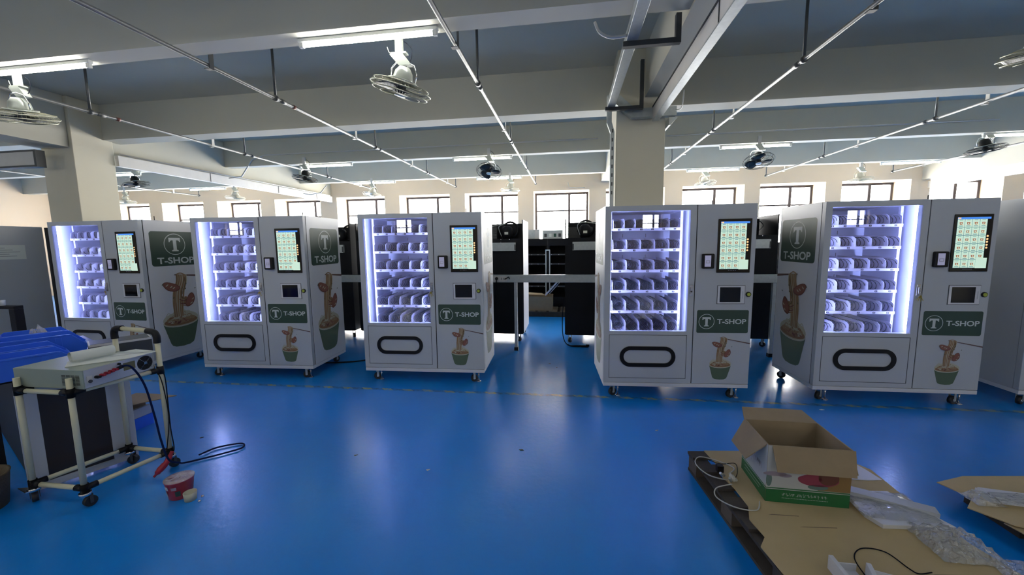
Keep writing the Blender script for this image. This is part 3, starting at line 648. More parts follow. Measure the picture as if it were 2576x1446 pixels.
    mb.prism([(0, 0), (.005, .088), (.045, .112), (.46, .125), (.46, 0)], 'trayw', (0, TY0, 0), (0, 1, 0), (0, 0, 1), (1, 0, 0), .003)
    t_ = obj('lane_divider', mb); dm = t_.data; bpy.data.objects.remove(t_)
    for r, z in enumerate(ROWZ):
        mb = Mb(); mb.box((TX0-.008, TY0-.004, z), (TX1+.008, TY0+.006, z+.027), 'trayw'); mb.box((TX0, TY0+.006, z+.008), (TX1, TY1, z+.012), 'trayw'); mb.box((TX0-.02, TY0+.01, z+.005), (TX0-.008, TY1, z+.02), 'trayw'); mb.box((TX1+.008, TY0+.01, z+.005), (TX1+.012, TY1, z+.02), 'trayw')
        tray = obj('shelf_tray', mb, root); L = lanes(r)
        for x in L:
            d = bpy.data.objects.new('lane_divider', dm); COL.objects.link(d); d.parent = tray; d.location = (x-.0015, 0, z+.012)
        for i in range(len(L)-1):
            c = bpy.data.objects.new('spiral_coil', cm['a' if r == 0 else 'b' if r < 4 else 'c']); COL.objects.link(c); c.parent = tray; c.location = ((L[i]+L[i+1])/2, 0, z+.067)
            p = Print(((L[i]+L[i+1])/2, TY0-.004, z+.0135), (1, 0, 0), (0, 0, 1), (0, -1, 0)); p.poly([(-.012, -.008), (.012, -.008), (.012, .008), (-.012, .008)], 'black', 0)
            s_ = str(i+1) if r == 0 else str(r*10+i+1); w = .0028 if len(s_) == 1 else .006; p.text(s_, -w, -.0045, w, .0045, 'trayw', 1, 0.02); obj('price_tag', p.mb, tray, fix=False)
    # casters, antenna
    for x, y, a in ((.09, .07, .6), (MW-.15, .07, .3), (.09, MD-.07, 2.2), (MW-.12, MD-.07, 1.2)): caster(root, x, y, ang=a, foot=(y < .2))
    mb = Mb(); mb.box((1.0, .42, MH), (1.30, .60, MH+.006), 'black'); mb.box((.1, .2, MH), (.35, .3, MH+.004), 'black'); mb.tube([(1.16, .40, MH), (1.16, .40, MH+.07)], .005, 'black', 6); obj('roof_antenna', mb, root)
    return root
VM = [(-6.628, 4.177, -.0322, 'leftmost lit vending machine, behind the trolley'), (-4.440, 4.095, .0455, 'second lit vending machine from the left with its printed side showing'),
      (-2.365, 4.181, .0384, 'lit vending machine left of the middle gap, third from the left'), (.350, 3.977, .0567, 'lit vending machine right of the middle gap, under the column'), (2.369, 4.094, .0179, 'rightmost lit vending machine with printed left side, beyond the cardboard box')]
v0 = vending()
def keys(parent, n):
    mb = Mb(); mb.tube([(.833, -.028, 1.10), (.833, -.02, 1.10)], .007, 'chrome', 10)
    mb.tube([(.833+.011*math.cos(a), -.030, 1.075+.014*math.sin(a)) for a in [2*PI*i/12 for i in range(12)]], .0018, 'chrome', 4, closed=True)
    for a in (-.5, -.1, .35, .7)[:n]:
        T = Matrix.Translation((.833, -.031, 1.062)) @ Matrix.Rotation(a, 4, 'Y'); mb.box((-.006, -.002, -.022), (.006, 0, 0), 'key', T); mb.box((-.0025, -.002, -.055), (.0025, 0, -.02), 'key', T)
    obj('key_bunch', mb, parent)
for i, (x, y, rz, lab) in enumerate(VM):
    o = v0 if i == 0 else copy_tree(v0)
    o.location = (x, y, 0); o.rotation_euler = (0, 0, rz); tag(o, lab, 'vending machine', 'lit vending machines in a row')
    if i != 3:
        dd = [c for c in o.children if c.name.startswith('display_door')][0]; lk = [c for c in dd.children if c.name.startswith('door_lock')][0]; VM[i] += (lk,)
for i in (0, 1, 2, 4): keys(VM[i][4], 4 if i else 2)

# plain machine bodies at both picture edges
def plain_machine(x, y, w, d, rz, label, window, note=False):
    r = tag(empty('unbranded_machine', (x, y, 0), rz), label, 'machine')
    mb = Mb(); mb.box((0, .055, .165), (w, d, MH), 'grey'); b = obj('cabinet', mb, r)
    mb = Mb(); mb.box((0, 0, .125), (w, d, .163), 'white'); obj('base_skirt', mb, r)
    mb = Mb(); mb.box((0, 0, .167), (w, .05, MH-.003), 'grey'); dr = obj('front_door', mb, r, bevel=.003)
    if window:
        mb = Mb(); mb.box((.07, -.004, .60), (w*.58, 0, 1.86), 'screenb'); obj('door_window', mb, dr)
    for cx, cy in ((.09, .08), (w-.1, .08), (.09, d-.08), (w-.1, d-.08)): caster(r, cx, cy)
    return r
pm = plain_machine(4.16, 4.17, 1.4, .85, 0, 'plain grey machine cut off by the right edge', True)
pl = plain_machine(-9.62, 4.05, 1.42, 1.05, 0, 'plain grey machine side at the left edge with a paper note', False)
mb = Mb(); mb.box((1.4205, .50, 1.45), (1.4225, .82, 1.66), 'paper')
for k in range(5): mb.box((1.4227, .54, 1.615-.03*k), (1.4230, .60+.04*((k*7) % 5), 1.621-.03*k), 'ink')
tag(obj('paper_note', mb, None, (-9.62, 4.05, 0)), 'white paper note taped to the grey machine at the left edge', 'paper')
mb = Mb(); mb.box((-8.195, 5.12, .15), (-7.80, 5.20, 1.93), 'dark')
for z in (1.5, 1.0): mb.box((-8.118, 5.125, z), (-8.112, 5.195, z+.1), 'galv')
tag(obj('steel_upright', mb), 'narrow black steel upright between grey panel and leftmost vending machine', 'upright')
mb = Mb()
FX = -6.17
mb.box((FX-1.2, 3.48, .93), (FX+.03, 3.56, .965), 'black'); mb.box((FX-.05, 3.48, 0), (FX+.03, 3.56, .93), 'black'); mb.box((FX-1.2, 3.48, 0), (FX-1.13, 3.56, .93), 'black'); mb.box((FX-1.2, 3.0, .93), (FX-1.13, 3.48, .965), 'black')
tag(obj('metal_stand', mb, bevel=.004), 'black square-tube stand by the left edge in front of the grey panel', 'stand')
mb = Mb(); mb.lathe([(.022, 0), (.025, .06), (.023, .062), (.02, .01)], 'paper', (-6.36, 3.52, .966), 16); tag(obj('paper_cup', mb), 'small white cup on the black stand at the left edge', 'cup')

# ------------------------------------------------------------------ dark machines seen from behind
def dark_machine(x0, x1, label, side='white', mirror=False, kit=True):
    y0, d = 6.12, .78; w = x1-x0
    r = tag(empty('machine_back', (x0, y0, 0)), label, 'machine', 'machines standing back to back with the lit row')
    mb = Mb(); mb.box((.004, .012, .14), (w-.004, d, 1.66), 'dark'); obj('rear_body', mb, r)
    for s in (0, 1):
        sm = side if s == (0 if mirror else 1) else 'dark'
        mb = Mb(); a = -.012 if s == 0 else w-.004; mb.box((a, .02, .15), (a+.016, d, 1.95), sm); mb.box((a, 0, .15), (a+.016, .02, 1.95), 'dark'); obj('side_or_shade_panel', mb, r)
    mb = Mb(); mb.box((.005, 0, .14), (w-.005, .012, 1.66), 'dark'); b = obj('rear_panel', mb, r)
    mb = Mb()
    g0, g1 = (.02, .60*w) if mirror else (.42*w, w-.10)
    if mirror: g0, g1 = .10, .62*w
    mb.box((g0, -.045, 1.47), (g1, 0, 1.60), 'galv'); mb.box((g1-.02 if not mirror else g0, -.05, 1.48), (g1 if not mirror else g0+.02, -.045, 1.57), 'darkgrey'); obj('cable_channel', mb, r, bevel=.004)
    mb = Mb()
    for q in ((.62*w, .96), ):
        mb.tube([(q[0], -.004, q[1]), (q[0], 0, q[1])], .016, 'white', 14)
    for q in ((w*.75, 1.60), (w*.85, 1.64), (w*.75, 1.64)): mb.tube([(q[0], -.003, q[1]+.01), (q[0], 0, q[1]+.01)], .005, 'chrome', 8)
    obj('grommet', mb, b)
    if kit:
        cx = .22*w if mirror else .80*w
        mb = Mb(); mb.box((.03, .50, 1.662), (w-.03, .70, 1.915), 'dark'); mb.box((.03, .46, 1.662), (w*.5, .50, 1.84), 'darkgrey'); obj('fan_shroud', mb, r)
        mb = Mb(); mb.lathe([(.0, .21), (.05, .205), (.085, .17), (.09, .05), (.07, .0)], 'dark', (cx, .22, 1.662), 20); cp = obj('compressor', mb, r)
        mb = Mb(); mb.box((cx-.03, .127, 1.73), (cx+.03, .130, 1.77), 'paper'); obj('sticker', mb, cp)
        mb = Mb(); ex = cx+(.28 if mirror else -.28)
        mb.box((ex-.10, .25, 1.662), (ex+.10, .45, 1.88), 'darkgrey'); 
        for k in range(9): mb.tube([(ex-.10, .245, 1.68+.024*k), (ex+.10, .245, 1.68+.024*k)], .004, 'coil', 6)
        obj('condenser', mb, r)
        mb = Mb(); mb.tube([(cx+.02+.13*math.cos(a), .42+.02*math.sin(a), 1.81+.13*math.sin(a)) for a in [2*PI*i/20 for i in range(20)]], .016, 'dark', 8, closed=True); obj('fan_ring', mb, r); mb = Mb()
        mb.tube(smooth_pts([(cx-.08, .15, 1.70), (cx-.12, .12, 1.85), (cx-.02, .14, 1.90), (ex, .2, 1.86)]), .006, 'galv', 6); obj('refrigerant_pipe', mb, r); mb = Mb()
        mb.tube(smooth_pts([(cx+.08, .18, 1.72), (cx+.13, .14, 1.80), (cx+.04, .12, 1.88), (cx-.02, .2, 1.89)]), .005, 'cable', 6); obj('control_wire', mb, r)
    for cx, cy in ((.06, .08), (w-.06, .08), (.06, d-.08), (w-.06, d-.08)): caster(r, cx, cy, .14, ang=1.0+cx)
    return r
dark_machine(-2.08, -.725, 'black machine back with compressor left of the middle gap')
dark_machine(-.05, 1.30, 'black machine back with compressor and round fan right of the middle gap', mirror=True)
dark_machine(-5.0, -3.62, 'black machine back seen between the second and third lit machines', 'dark')
dark_machine(-3.50, -2.20, 'unseen black machine back added behind the third lit machine against glare', 'dark')  # this and the next four are unseen, added to block window glare on the floor
dark_machine(3.62, 4.95, 'unseen black machine back added behind the rightmost lit machine against glare', 'dark')
dark_machine(5.1, 6.4, 'unseen black machine back added beyond the grey machine at the right edge against glare', 'dark')
dark_machine(-6.45, -5.15, 'unseen black machine back added behind the second lit machine against glare', 'dark')
dark_machine(-7.95, -6.6, 'unseen black machine back added behind the leftmost lit machine against glare', 'dark')
dark_machine(1.62, 2.94, 'black machine back seen between the two right lit machines', 'dark')
# power rail behind the row
r = tag(empty('power_rail', (0, 5.64, 0)), 'long galvanised socket rail on legs behind the lit machines', 'rail')
mb = Mb(); mb.box((-8.6, 0, 1.02), (4.4, .07, 1.13), 'galv'); obj('rail_channel', mb, r, bevel=.004)
for x in (-5.6, -.775, 2.72): 
    mb = Mb(); mb.box((x-.022, .012, 0), (x+.022, .058, 1.02), 'galv'); mb.box((x-.03, .0, 0), (x+.03, .066, .05), 'black'); obj('rail_leg', mb, r)
mb = Mb(); mb.box((-1.16, -.004, 1.035), (-.90, 0, 1.115), 'trunk'); 
for x in (-.98, -.945): mb.box((x-.008, -.006, 1.06), (x+.008, -.004, 1.09), 'ink')
obj('socket_plate', mb, r)
mb = Mb(); mb.tube([(-1.05, 5.632, 1.08), (-1.05, 5.60, 1.08)], .022, 'black', 12); mb.tube(smooth_pts([(-1.05, 5.60, 1.07), (-1.052, 5.595, 1.03), (-1.06, 5.60, .9), (-1.1, 5.63, .6)]), .008, 'cable', 6)
tag(obj('power_plug', mb), 'black plug in the galvanised rail at the left of the gap', 'plug')
mb = Mb(); mb.tube(smooth_pts([(-.93, 5.632, 1.07), (-.90, 5.62, 1.085), (-.87, 5.62, 1.10), (-.86, 5.62, 1.07)]), .007, 'cable', 6); tag(obj('cable_hook', mb), 'short black cable stub hooked on the galvanised rail', 'cable')
mb = Mb(); mb.tube(smooth_pts([(-.075, 6.08, .75), (-.10, 6.05, .45), (-.09, 6.02, .15), (-.02, 5.98, .02), (.12, 5.97, .012), (.27, 5.98, .012), (.20, 5.93, .012), (.05, 5.93, .012), (-.02, 5.96, .03)]), .008, 'cable', 6)
mb.tube([(.26, 5.98, .014), (.31, 5.98, .014)], .016, 'cable', 8); mb.tube([(.19, 5.93, .014), (.29, 5.92, .014)], .014, 'cable', 8)
tag(obj('loose_cable', mb), 'black power cord with plug on the floor under the right black machine', 'cable')
mb = Mb(); mb.tube(smooth_pts([(-4.0, 4.9, .012), (-3.4, 4.75, .012), (-2.9, 4.85, .012), (-2.6, 5.1, .012)]), .009, 'cable', 6); tag(obj('loose_cable', mb), 'black cord on the floor between the second and third lit machines', 'cable')
# far dark cabinets and boxes in the middle gap
def far_cab(x0, x1, y, z1, label):
    r = tag(empty('display_cabinet', (x0, y, 0)), label, 'cabinet', 'dark cabinets at the back of the gap'); w = x1-x0
    mb = Mb()
    for a, b in (((0, 0, .12), (.03, .6, z1)), ((w-.03, 0, .12), (w, .6, z1)), ((.03, .57, .12), (w-.03, .6, z1)), ((.03, 0, z1-.16), (w-.03, .57, z1)), ((.03, 0, .12), (w-.03, .57, .30))): mb.box(a, b, 'dark')
    mb.box((0, .05, 0), (w, .55, .12), 'dark'); obj('carcass', mb, r)
    for z in (.55, .82, 1.08, 1.30):
        mb = Mb(); mb.box((.03, .04, z), (w-.03, .56, z+.015), 'darkgrey'); mb.box((.03, .03, z-.005), (w-.03, .04, z+.025), 'darkgrey')
        for k in range(5): mb.tube([(.08+k*(w-.16)/4, .028, z+.01), (.08+k*(w-.16)/4, .026, z+.01)], .008, 'white', 8)
        obj('shelf', mb, r)
    return r
far_cab(-1.25, -.50, 9.25, 1.68, 'dark shelved cabinet deep in the middle gap, left of the white strip')
far_cab(-.49, .35, 9.25, 1.68, 'dark shelved cabinet deep in the middle gap, right of the white strip')
mb = Mb()
for a, b in (((-.55, 9.2, .38), (-.527, 9.23, 1.43)), ((-.463, 9.2, .38), (-.44, 9.23, 1.43)), ((-.527, 9.2, 1.405), (-.463, 9.23, 1.43))): mb.box(a, b, 'paper')
mb.box((-.55, 9.2, .0), (-.44, 9.23, .38), 'darkgrey')
tag(obj('white_channel', mb), 'tall white U-shaped strip between the far dark cabinets', 'strip')
mb = Mb(); mb.box((-.62, 9.3, 1.681), (-.15, 9.6, 1.88), 'galv')
for k in range(4): mb.box((-.58+.11*k, 9.295, 1.72), (-.52+.11*k, 9.3, 1.80), ('darkgrey', 'paper', 'litter', 'darkgrey')[k])
tag(obj('control_box', mb), 'grey control unit on top of the far dark cabinets', 'control unit')
mb = Mb(); mb.box((-1.05, 9.3, 1.681), (-.70, 9.55, 1.90), 'trunk'); mb.box((-.93, 9.29, 1.69), (-.80, 9.3, 1.89), 'galv'); tag(obj('white_case', mb), 'pale case on the far left dark cabinet', 'case')
def crate_box(name, a, b, m, label, cat, flaps=True):
    x0, y0, z0 = a; x1, y1, z1 = b; t = .006
    mb = Mb()
    for p, q in (((x0, y0, z0), (x1, y0+t, z1)), ((x0, y1-t, z0), (x1, y1, z1)), ((x0, y0+t, z0), (x0+t, y1-t, z1)), ((x1-t, y0+t, z0), (x1, y1-t, z1)), ((x0+t, y0+t, z0), (x1-t, y1-t, z0+t))): mb.box(p, q, m)
    return tag(obj(name, mb), label, cat)
mb = Mb(); 
for k in range(6): mb.box((-1.15+.24*k, 8.35, .10), (-.97+.24*k, 9.0, .12), 'woodl')
for k in range(3): mb.box((-1.15, 8.36+.28*k, .0), (.27, 8.44+.28*k, .10), 'wood')
tag(obj('pallet', mb), 'low wooden pallet under the far carton in the middle gap', 'pallet')
crate_box('cardboard_box', (-1.02, 8.42, .121), (-.36, 8.9, .43), 'card', 'open brown carton on the far pallet in the middle gap', 'box')
mb = Mb(); T = Matrix.Translation((-.80, 8.62, .46)) @ Matrix.Rotation(.08, 4, 'Y') @ Matrix.Rotation(.25, 4, 'Z'); mb.box((-.24, -.16, 0), (.24, .16, .012), 'card', T); tag(obj('fibre_board', mb), 'light brown board lying on the far carton', 'board')
for k in range(3):
    T = Matrix.Translation((-.50+.05*k, 8.50+.12*k, .44+.02*k)) @ Matrix.Rotation(-.85, 4, 'Y'); mb = Mb(); mb.box((0, -.05, 0), (.42, .05, .03), 'trayw' if k != 1 else 'dark', T)
    tag(obj('metal_profile', mb), ('lower white metal profile leaning out of the far carton', 'black metal profile leaning between two white ones', 'upper white metal profile leaning out of the far carton')[k], 'profile', 'profiles leaning out of the far carton')
mb = Mb(); mb.box((-.08, 8.5, .121), (.20, 8.9, .66), 'card2'); 
for k in range(5): mb.box((-.07, 8.495, .18+.09*k), (.19, 8.5, .21+.09*k), 'galv')
tag(obj('stack_of_parts', mb), 'stack of metal parts right of the far carton', 'parts stack')
mb = Mb(); mb.box((3.04, 7.0, 0), (3.5, 7.6, 1.55), 'foil'); mb.box((3.04, 6.98, .35), (3.5, 6.999, .62), 'card'); tag(obj('foil_wrapped_unit', mb), 'silver foil wrapped unit between the two right lit machines', 'wrapped unit')

# ------------------------------------------------------------------ pipe trolley with instrument
A, B_, C_, D_ = (-3.345, 1.858), (-2.955, 1.858), (-3.225, 2.315), (-2.862, 2.305)
r = tag(empty('pipe_trolley', (-3.1, 2.1, 0)), 'cream pipe trolley with black joints holding the grey instrument', 'trolley')
def wp(p): return (p[0]+3.1, p[1]-2.1, p[2])
def rod(name, a, b, m='cream', rr=.0155):
    mb = Mb(); mb.tube([wp(a), wp(b)], rr, m, 14); return obj(name, mb, r)
TOP = {0: .815, 1: .825, 2: 1.02, 3: 1.0}
for i, q in enumerate((A, B_, C_, D_)):
    rod('post', (*q, .135), (*q, TOP[i]-(0 if i < 2 else .03)))
def joint(a, d, n=.06, rr=.021):
    mb = Mb(); a = Vector(a); d = Vector(d).normalized(); mb.tube([wp(a - Vector((0, 0, .028))), wp(a + Vector((0, 0, .028)))], rr, 'black', 12); mb.tube([wp(a), wp(a+d*n)], rr*.92, 'black', 12); obj('pipe_joint', mb, r)
for z in (.735, .125):
    for p, q in ((A, B_), (A, C_), (B_, D_), (C_, D_)):
        if z > .5 and (p, q) == (C_, D_): continue
        zz = z
        a = Vector((*p, zz)); b = Vector((*q, zz)); rod('cross_bar', a, b, rr=.0145); joint(a, b-a); joint(b, a-b)
mb = Mb(); c0 = Vector((*C_, 1.0)); d0 = Vector((*D_, .98)); dd = (d0-c0).normalized()
rod('handle_bar', c0+dd*.05+Vector((0, 0, .03)), d0-dd*.05+Vector((0, 0, .03)))
for a, s in ((c0, 1), (d0, -1)):
    mb = Mb(); mb.tube([wp(p) for p in smooth_pts([a+Vector((0, 0, -.05)), a+Vector((0, 0, -.005)), a+dd*s*.02+Vector((0, 0, .024)), a+dd*s*.075+Vector((0, 0, .03))])], .0215, 'black', 12); obj('elbow_joint', mb, r)
for q, a in ((A, 2.6), (B_, 1.4), (C_, .4), (D_, 1.3)):
    T = Matrix.Translation((q[0]+3.1, q[1]-2.1, 0)) @ Matrix.Rotation(a, 4, 'Z')
    mb = Mb(); mb.tube([T @ Vector((0, 0, .08)), T @ Vector((0, 0, .10))], .03, 'chrome', 16); mb.box((.010, -.021, .024), (.026, -.018, .085), 'darkgrey', T); mb.box((.010, .018, .024), (.026, .021, .085), 'darkgrey', T); cs = obj('caster', mb, r)
    mb = Mb(); mb.tube([T @ Vector((.018, -.014, .0325)), T @ Vector((.018, .014, .0325))], .032, 'rubber', 18); obj('wheel', mb, cs)
# brake pedal look on the left caster
mb = Mb(); mb.prism([(-.09, .0), (.02, .03), (.05, 0), (.02, -.03)], 'chrome', wp((A[0]-.02, A[1]-.01, .085)), (1, 0, 0), (0, 1, 0), (0, 0, 1), .006); obj('brake_lever', mb, r)
# instrument
ix0, ix1, iy0, iy1, iz0, iz1 = -3.385, -2.885, 1.897, 2.285, .755, .868
ix0, iy0, iz0 = -3.40, 1.880, .7505
r2 = tag(empty('power_instrument', (ix0, iy0, iz0)), 'grey metal power instrument box on top of the cream trolley', 'instrument')
w, d, hh = ix1-ix0, iy1-iy0, iz1-iz0
mb = Mb(); mb.box((0, 0, 0), (w, d, hh), 'instr'); obj('instrument_case', mb, r2, bevel=.003)
mb = Mb()
for i in range(4):
    for j in range(9): mb.box((.36+.034*i, -.0008, .022+.0075*j), (.388+.034*i, 0, .0255+.0075*j), 'black')
obj('vent_slots', mb, r2)
mb = Mb(); mb.box((w, .005, .004), (w+.003, d-.005, hh-.002), 'grey'); fp = obj('rear_panel', mb, r2)
mb = Mb(); mb.box((w+.003, .215, .045), (w+.004, .285, .095), 'gold'); obj('rating_label', mb, fp)
mb = Mb()
fc = (.345, .060)
for rr in (.008, .016, .024, .032, .040, .046): mb.tube([(w+.008, fc[0]+rr*math.cos(a), fc[1]+rr*math.sin(a)) for a in [2*PI*i/24 for i in range(24)]], .0008, 'darkgrey', 4, closed=True)
for a in (PI/4, 3*PI/4): mb.tube([(w+.010, fc[0]+.055*math.cos(a), fc[1]+.055*math.sin(a)), (w+.010, fc[0]-.055*math.cos(a), fc[1]-.055*math.sin(a))], .0011, 'chrome', 4)
mb.tube([(w+.010, *fc), (w+.011, *fc)], .010, 'chrome', 12)
mb.tube([(w+.0031, *fc), (w+.0045, *fc)], .048, 'black', 28); obj('cooling_fan', mb, fp)
mb = Mb(); mb.box((w+.003, .015, .03), (w+.006, .042, .075), 'trunk'); mb.tube([(w+.006, .029, .042), (w+.012, .029, .042)], .010, 'darkgrey', 12); obj('mains_inlet', mb, fp)
for k, (yy, m) in enumerate(((.062, 'black'), (.088, 'red'), (.112, 'red'), (.136, 'red'), (.158, 'red'))):
    mb = Mb(); mb.tube([(w+.003, yy, .058+.004*k), (w+.022, yy, .058+.004*k)], .0095, m, 12); mb.tube([(w+.022, yy, .058+.004*k), (w+.034, yy+.004, .060+.004*k)], .0075, m, 12); obj('terminal', mb, fp)
mb = Mb(); mb.tube([(w+.003, .19, .10), (w+.012, .19, .10)], .008, 'black', 12); obj('rubber_plug', mb, fp)
# lead from the instrument to the floor
P = [(-2.85, 2.06, .838), (-2.80, 2.08, .83), (-2.77, 2.12, .70), (-2.76, 2.15, .48), (-2.755, 2.17, .28), (-2.75, 2.2, .13), (-2.77, 2.28, .06), (-2.80, 2.34, .02), (-2.75, 2.40, .012), (-2.64, 2.50, .012), (-2.56, 2.60, .012), (-2.62, 2.66, .012), (-2.76, 2.58, .012), (-2.80, 2.46, .014)]
mb = Mb(); mb.tube([(-2.866, 2.055, .828), (-2.842, 2.06, .84)], .012, 'black', 12); mb.tube(smooth_pts(P, 8), .0062, 'bluecable', 8)
tag(obj('test_lead', mb), 'dark blue cable from the instrument down to a loop on the floor', 'cable')
mb = Mb(); mb.tube(smooth_pts([(-2.87, 2.28, .745), (-2.842, 2.31, .70), (-2.838, 2.31, .5), (-2.84, 2.31, .3), (-2.83, 2.31, .16), (-2.83, 2.30, .12)], 6), .0035, 'cable', 6); mb.tube(smooth_pts([(-2.88, 2.28, .745), (-2.845, 2.29, .66), (-2.832, 2.30, .4), (-2.845, 2.28, .2), (-2.85, 2.27, .14)], 6), .003, 'cable', 6)
tag(obj('thin_wires', mb), 'pair of thin dark wires running down the right trolley post', 'wire')
mb = Mb(); mb.tube(smooth_pts([(-2.80, 2.27, .15), (-2.81, 2.235, .09), (-2.83, 2.20, .05), (-2.85, 2.17, .012)], 5), [.012]*3+[.018]*4+[.022]*4+[.018]*2+[.008]*3, 'red', 10)
tag(obj('crocodile_clip', mb), 'red rubber crocodile clip hanging at the trolley foot', 'clip')
# papers on the instrument
mb = Mb(); pts = [(-3.20, 2.02), (-3.07, 1.92), (-2.87, 2.13), (-2.86, 2.30), (-3.08, 2.33)]
top = [Vector((x, y, .8705+.004*i % .006)) for i, (x, y) in enumerate(pts)]
mb.prism([(x, y) for x, y in pts], 'paper', (0, 0, .8695), (1, 0, 0), (0, 1, 0), (0, 0, 1), .003)
for k in range(6): T = Matrix.Translation((-3.02+.02*k, 2.16+.02*k, .8727)) @ Matrix.Rotation(.8, 4, 'Z'); mb.box((-.03, 0, 0), (.05, .004, .0003), 'ink', T)
tag(obj('paper_sheets', mb), 'printed white sheets lying flat on the grey instrument', 'paper')
mb = Mb(); a = Vector((-3.13, 1.99, .909)); b = Vector((-3.075, 2.19, .909)); d = (b-a).normalized(); u = Vector((0, 0, 1)); v = d.cross(u)
N = 40; 
for i in range(N):
    t0, t1 = 5*PI*i/N, 5*PI*(i+1)/N; r0, r1 = .018+.0034*t0/PI, .018+.0034*t1/PI
    q = [a+(v*math.cos(t)+u*math.sin(t))*rr for t, rr in ((t0, r0), (t1, r1))]; q2 = [x+(b-a) for x in q]
    mb.face([q[0], q[1], q2[1], q2[0]], 'paper', True)
bmesh.ops.remove_doubles(mb.bm, verts=mb.bm.verts[:], dist=1e-5)
tag(obj('paper_roll', mb), 'white paper rolled up on top of the grey instrument', 'paper roll')

# table, crates and things to the left of the trolley
r = tag(empty('work_table', (-3.70, 2.35, 0), -.42), 'dark work table under the blue crates at the left edge', 'table')
mb = Mb(); mb.box((-1.3, -.42, .70), (.10, .30, .74), 'black'); obj('table_top', mb, r)
for x, y in ((-1.25, -.38), (.05, -.38), (-1.25, .25), (-.35, .25)):
    mb = Mb(); mb.box((x-.02, y-.02, 0), (x+.02, y+.02, .70), 'black'); obj('leg', mb, r)
mb = Mb(); mb.box((.085, -.40, .70), (.13, -.36, .75), 'trunk'); obj('end_cap', mb, r)
mb = Mb(); mb.box((-1.22, -.28, .02), (.0, -.26, .70), 'dark'); obj('side_or_shade_panel', mb, r)  # dark sheet added to stand for the black shade under the table
# framed dark panels standing beside the table
r = tag(empty('framed_panel', (-3.46, 1.90, 0), 1.13), 'grey framed door panel with dark inserts standing behind the trolley', 'door panel')
mb = Mb()
for a, b in (((0, 0, .02), (.09, .05, .70)), ((.40, 0, .02), (.53, .05, .70)), ((.09, 0, .02), (.40, .05, .06)), ((.09, 0, .66), (.40, .05, .70))): mb.box(a, b, 'grey')
obj('panel_frame', mb, r); mb = Mb(); mb.box((.09, .012, .06), (.24, .03, .66), 'brown'); mb.box((.245, .012, .06), (.40, .03, .66), 'brown'); obj('dark_insert', mb, r)
def bin_(label, loc, rz, L=.46, Wd=.26, Hh=.15, m='crate'):
    """picking bin: open top, low scooped front towards +x"""
    mb = Mb(); t = .006; s = .09
    side = [(0, 0), (L-.02, 0), (L, .07), (L-s, Hh), (.02, Hh), (0, Hh-.015)]
    for y in (0, Wd-t): mb.prism(side, m, (0, y, 0), (1, 0, 0), (0, 0, 1), (0, 1, 0), t)
    mb.box((0, t, 0), (t, Wd-t, Hh-.01), m); mb.box((t, t, 0), (L-.02, Wd-t, t), m); mb.prism([(L-.026, 0), (L-.02, 0), (L, .07), (L-.006, .07)], m, (0, t, 0), (1, 0, 0), (0, 0, 1), (0, 1, 0), Wd-2*t)
    for y in (-.006, Wd): mb.box((.02, y, Hh-.012), (L-s, y+.006, Hh), m)
    mb.box((L*.62, -.004, .01), (L*.70, 0, Hh-.02), m)
    o = tag(obj('parts_bin', mb, bevel=.0015), label, 'bin', 'blue picking bins on the table'); o.location = loc; o.rotation_euler = (0, 0, rz); return o
bz = .742
bin_('blue picking bin nearest the grey instrument, front one', (-3.66, 1.84, bz), 1.10, L=.46, Wd=.24)
bin_('blue picking bin second from the front, left of the front one', (-3.93, 1.97, bz), 1.10, L=.46, Wd=.24)
bin_('tall blue picking bin behind the front pair, nearest the leftmost machine', (-4.17, 2.235, bz), 1.02, L=.46, Wd=.25, Hh=.17)
bin_('farthest blue picking bin at the left edge with plastic in it', (-4.41, 2.385, bz), 1.02, L=.42, Wd=.27, Hh=.17)
mb = Mb(); T = Matrix.Translation((-3.55, 2.55, .86)) @ Matrix.Rotation(1.0, 4, 'Z'); mb.box((-.15, -.11, 0), (.2, .11, .015), 'trunk', T); mb.box((-.14, -.10, .015), (.19, .10, .017), 'darkgrey', T); mb.box((-.15, -.11, -.116), (.2, .11, 0), 'darkgrey', T)
tag(obj('shallow_tray', mb), 'dark shallow tray with a white rim behind the paper roll', 'tray')
def crumple(label, c, s, n, m='film', seed=1, name='plastic_film', flat=1.0, cat='plastic film'):
    rr = random.Random(seed); mb = Mb(); k = mb.mi(m); g = []
    for i in range(n):
        row = []
        for j in range(n):
            u, v = i/(n-1)*2-1, j/(n-1)*2-1; f = max(0, 1-u*u)*max(0, 1-v*v)
            row.append(mb.bm.verts.new((c[0]+u*s[0]+rr.uniform(-.3, .3)*s[0]/n*2, c[1]+v*s[1]+rr.uniform(-.3, .3)*s[1]/n*2, c[2]+max(.002, s[2]*(f*.6+rr.uniform(0, .5)*flat*(f > 0)+rr.uniform(0, .08))))))
        g.append(row)
    for i in range(n-1):
        for j in range(n-1):
            f = mb.bm.faces.new((g[i][j], g[i+1][j], g[i+1][j+1], g[i][j+1])); f.material_index = k; f.smooth = rr.random() < .3
    return tag(obj(name, mb), label, cat)
crumple('clear plastic bag heaped in the farthest left blue bin', (-4.40, 2.62, .80), (.06, .06, .15), 9, seed=4, name='plastic_bag', cat='plastic bag')
# basket in the lower left corner
mb = Mb(); mb.lathe([(.10, 0), (.155, .0), (.175, .20), (.180, .21), (.165, .21), (.145, .015), (.0, .015)], 'basket', (-3.62, 1.72, 0), 28); tag(obj('woven_basket', mb), 'brown round basket on the floor in the lower left corner', 'basket')
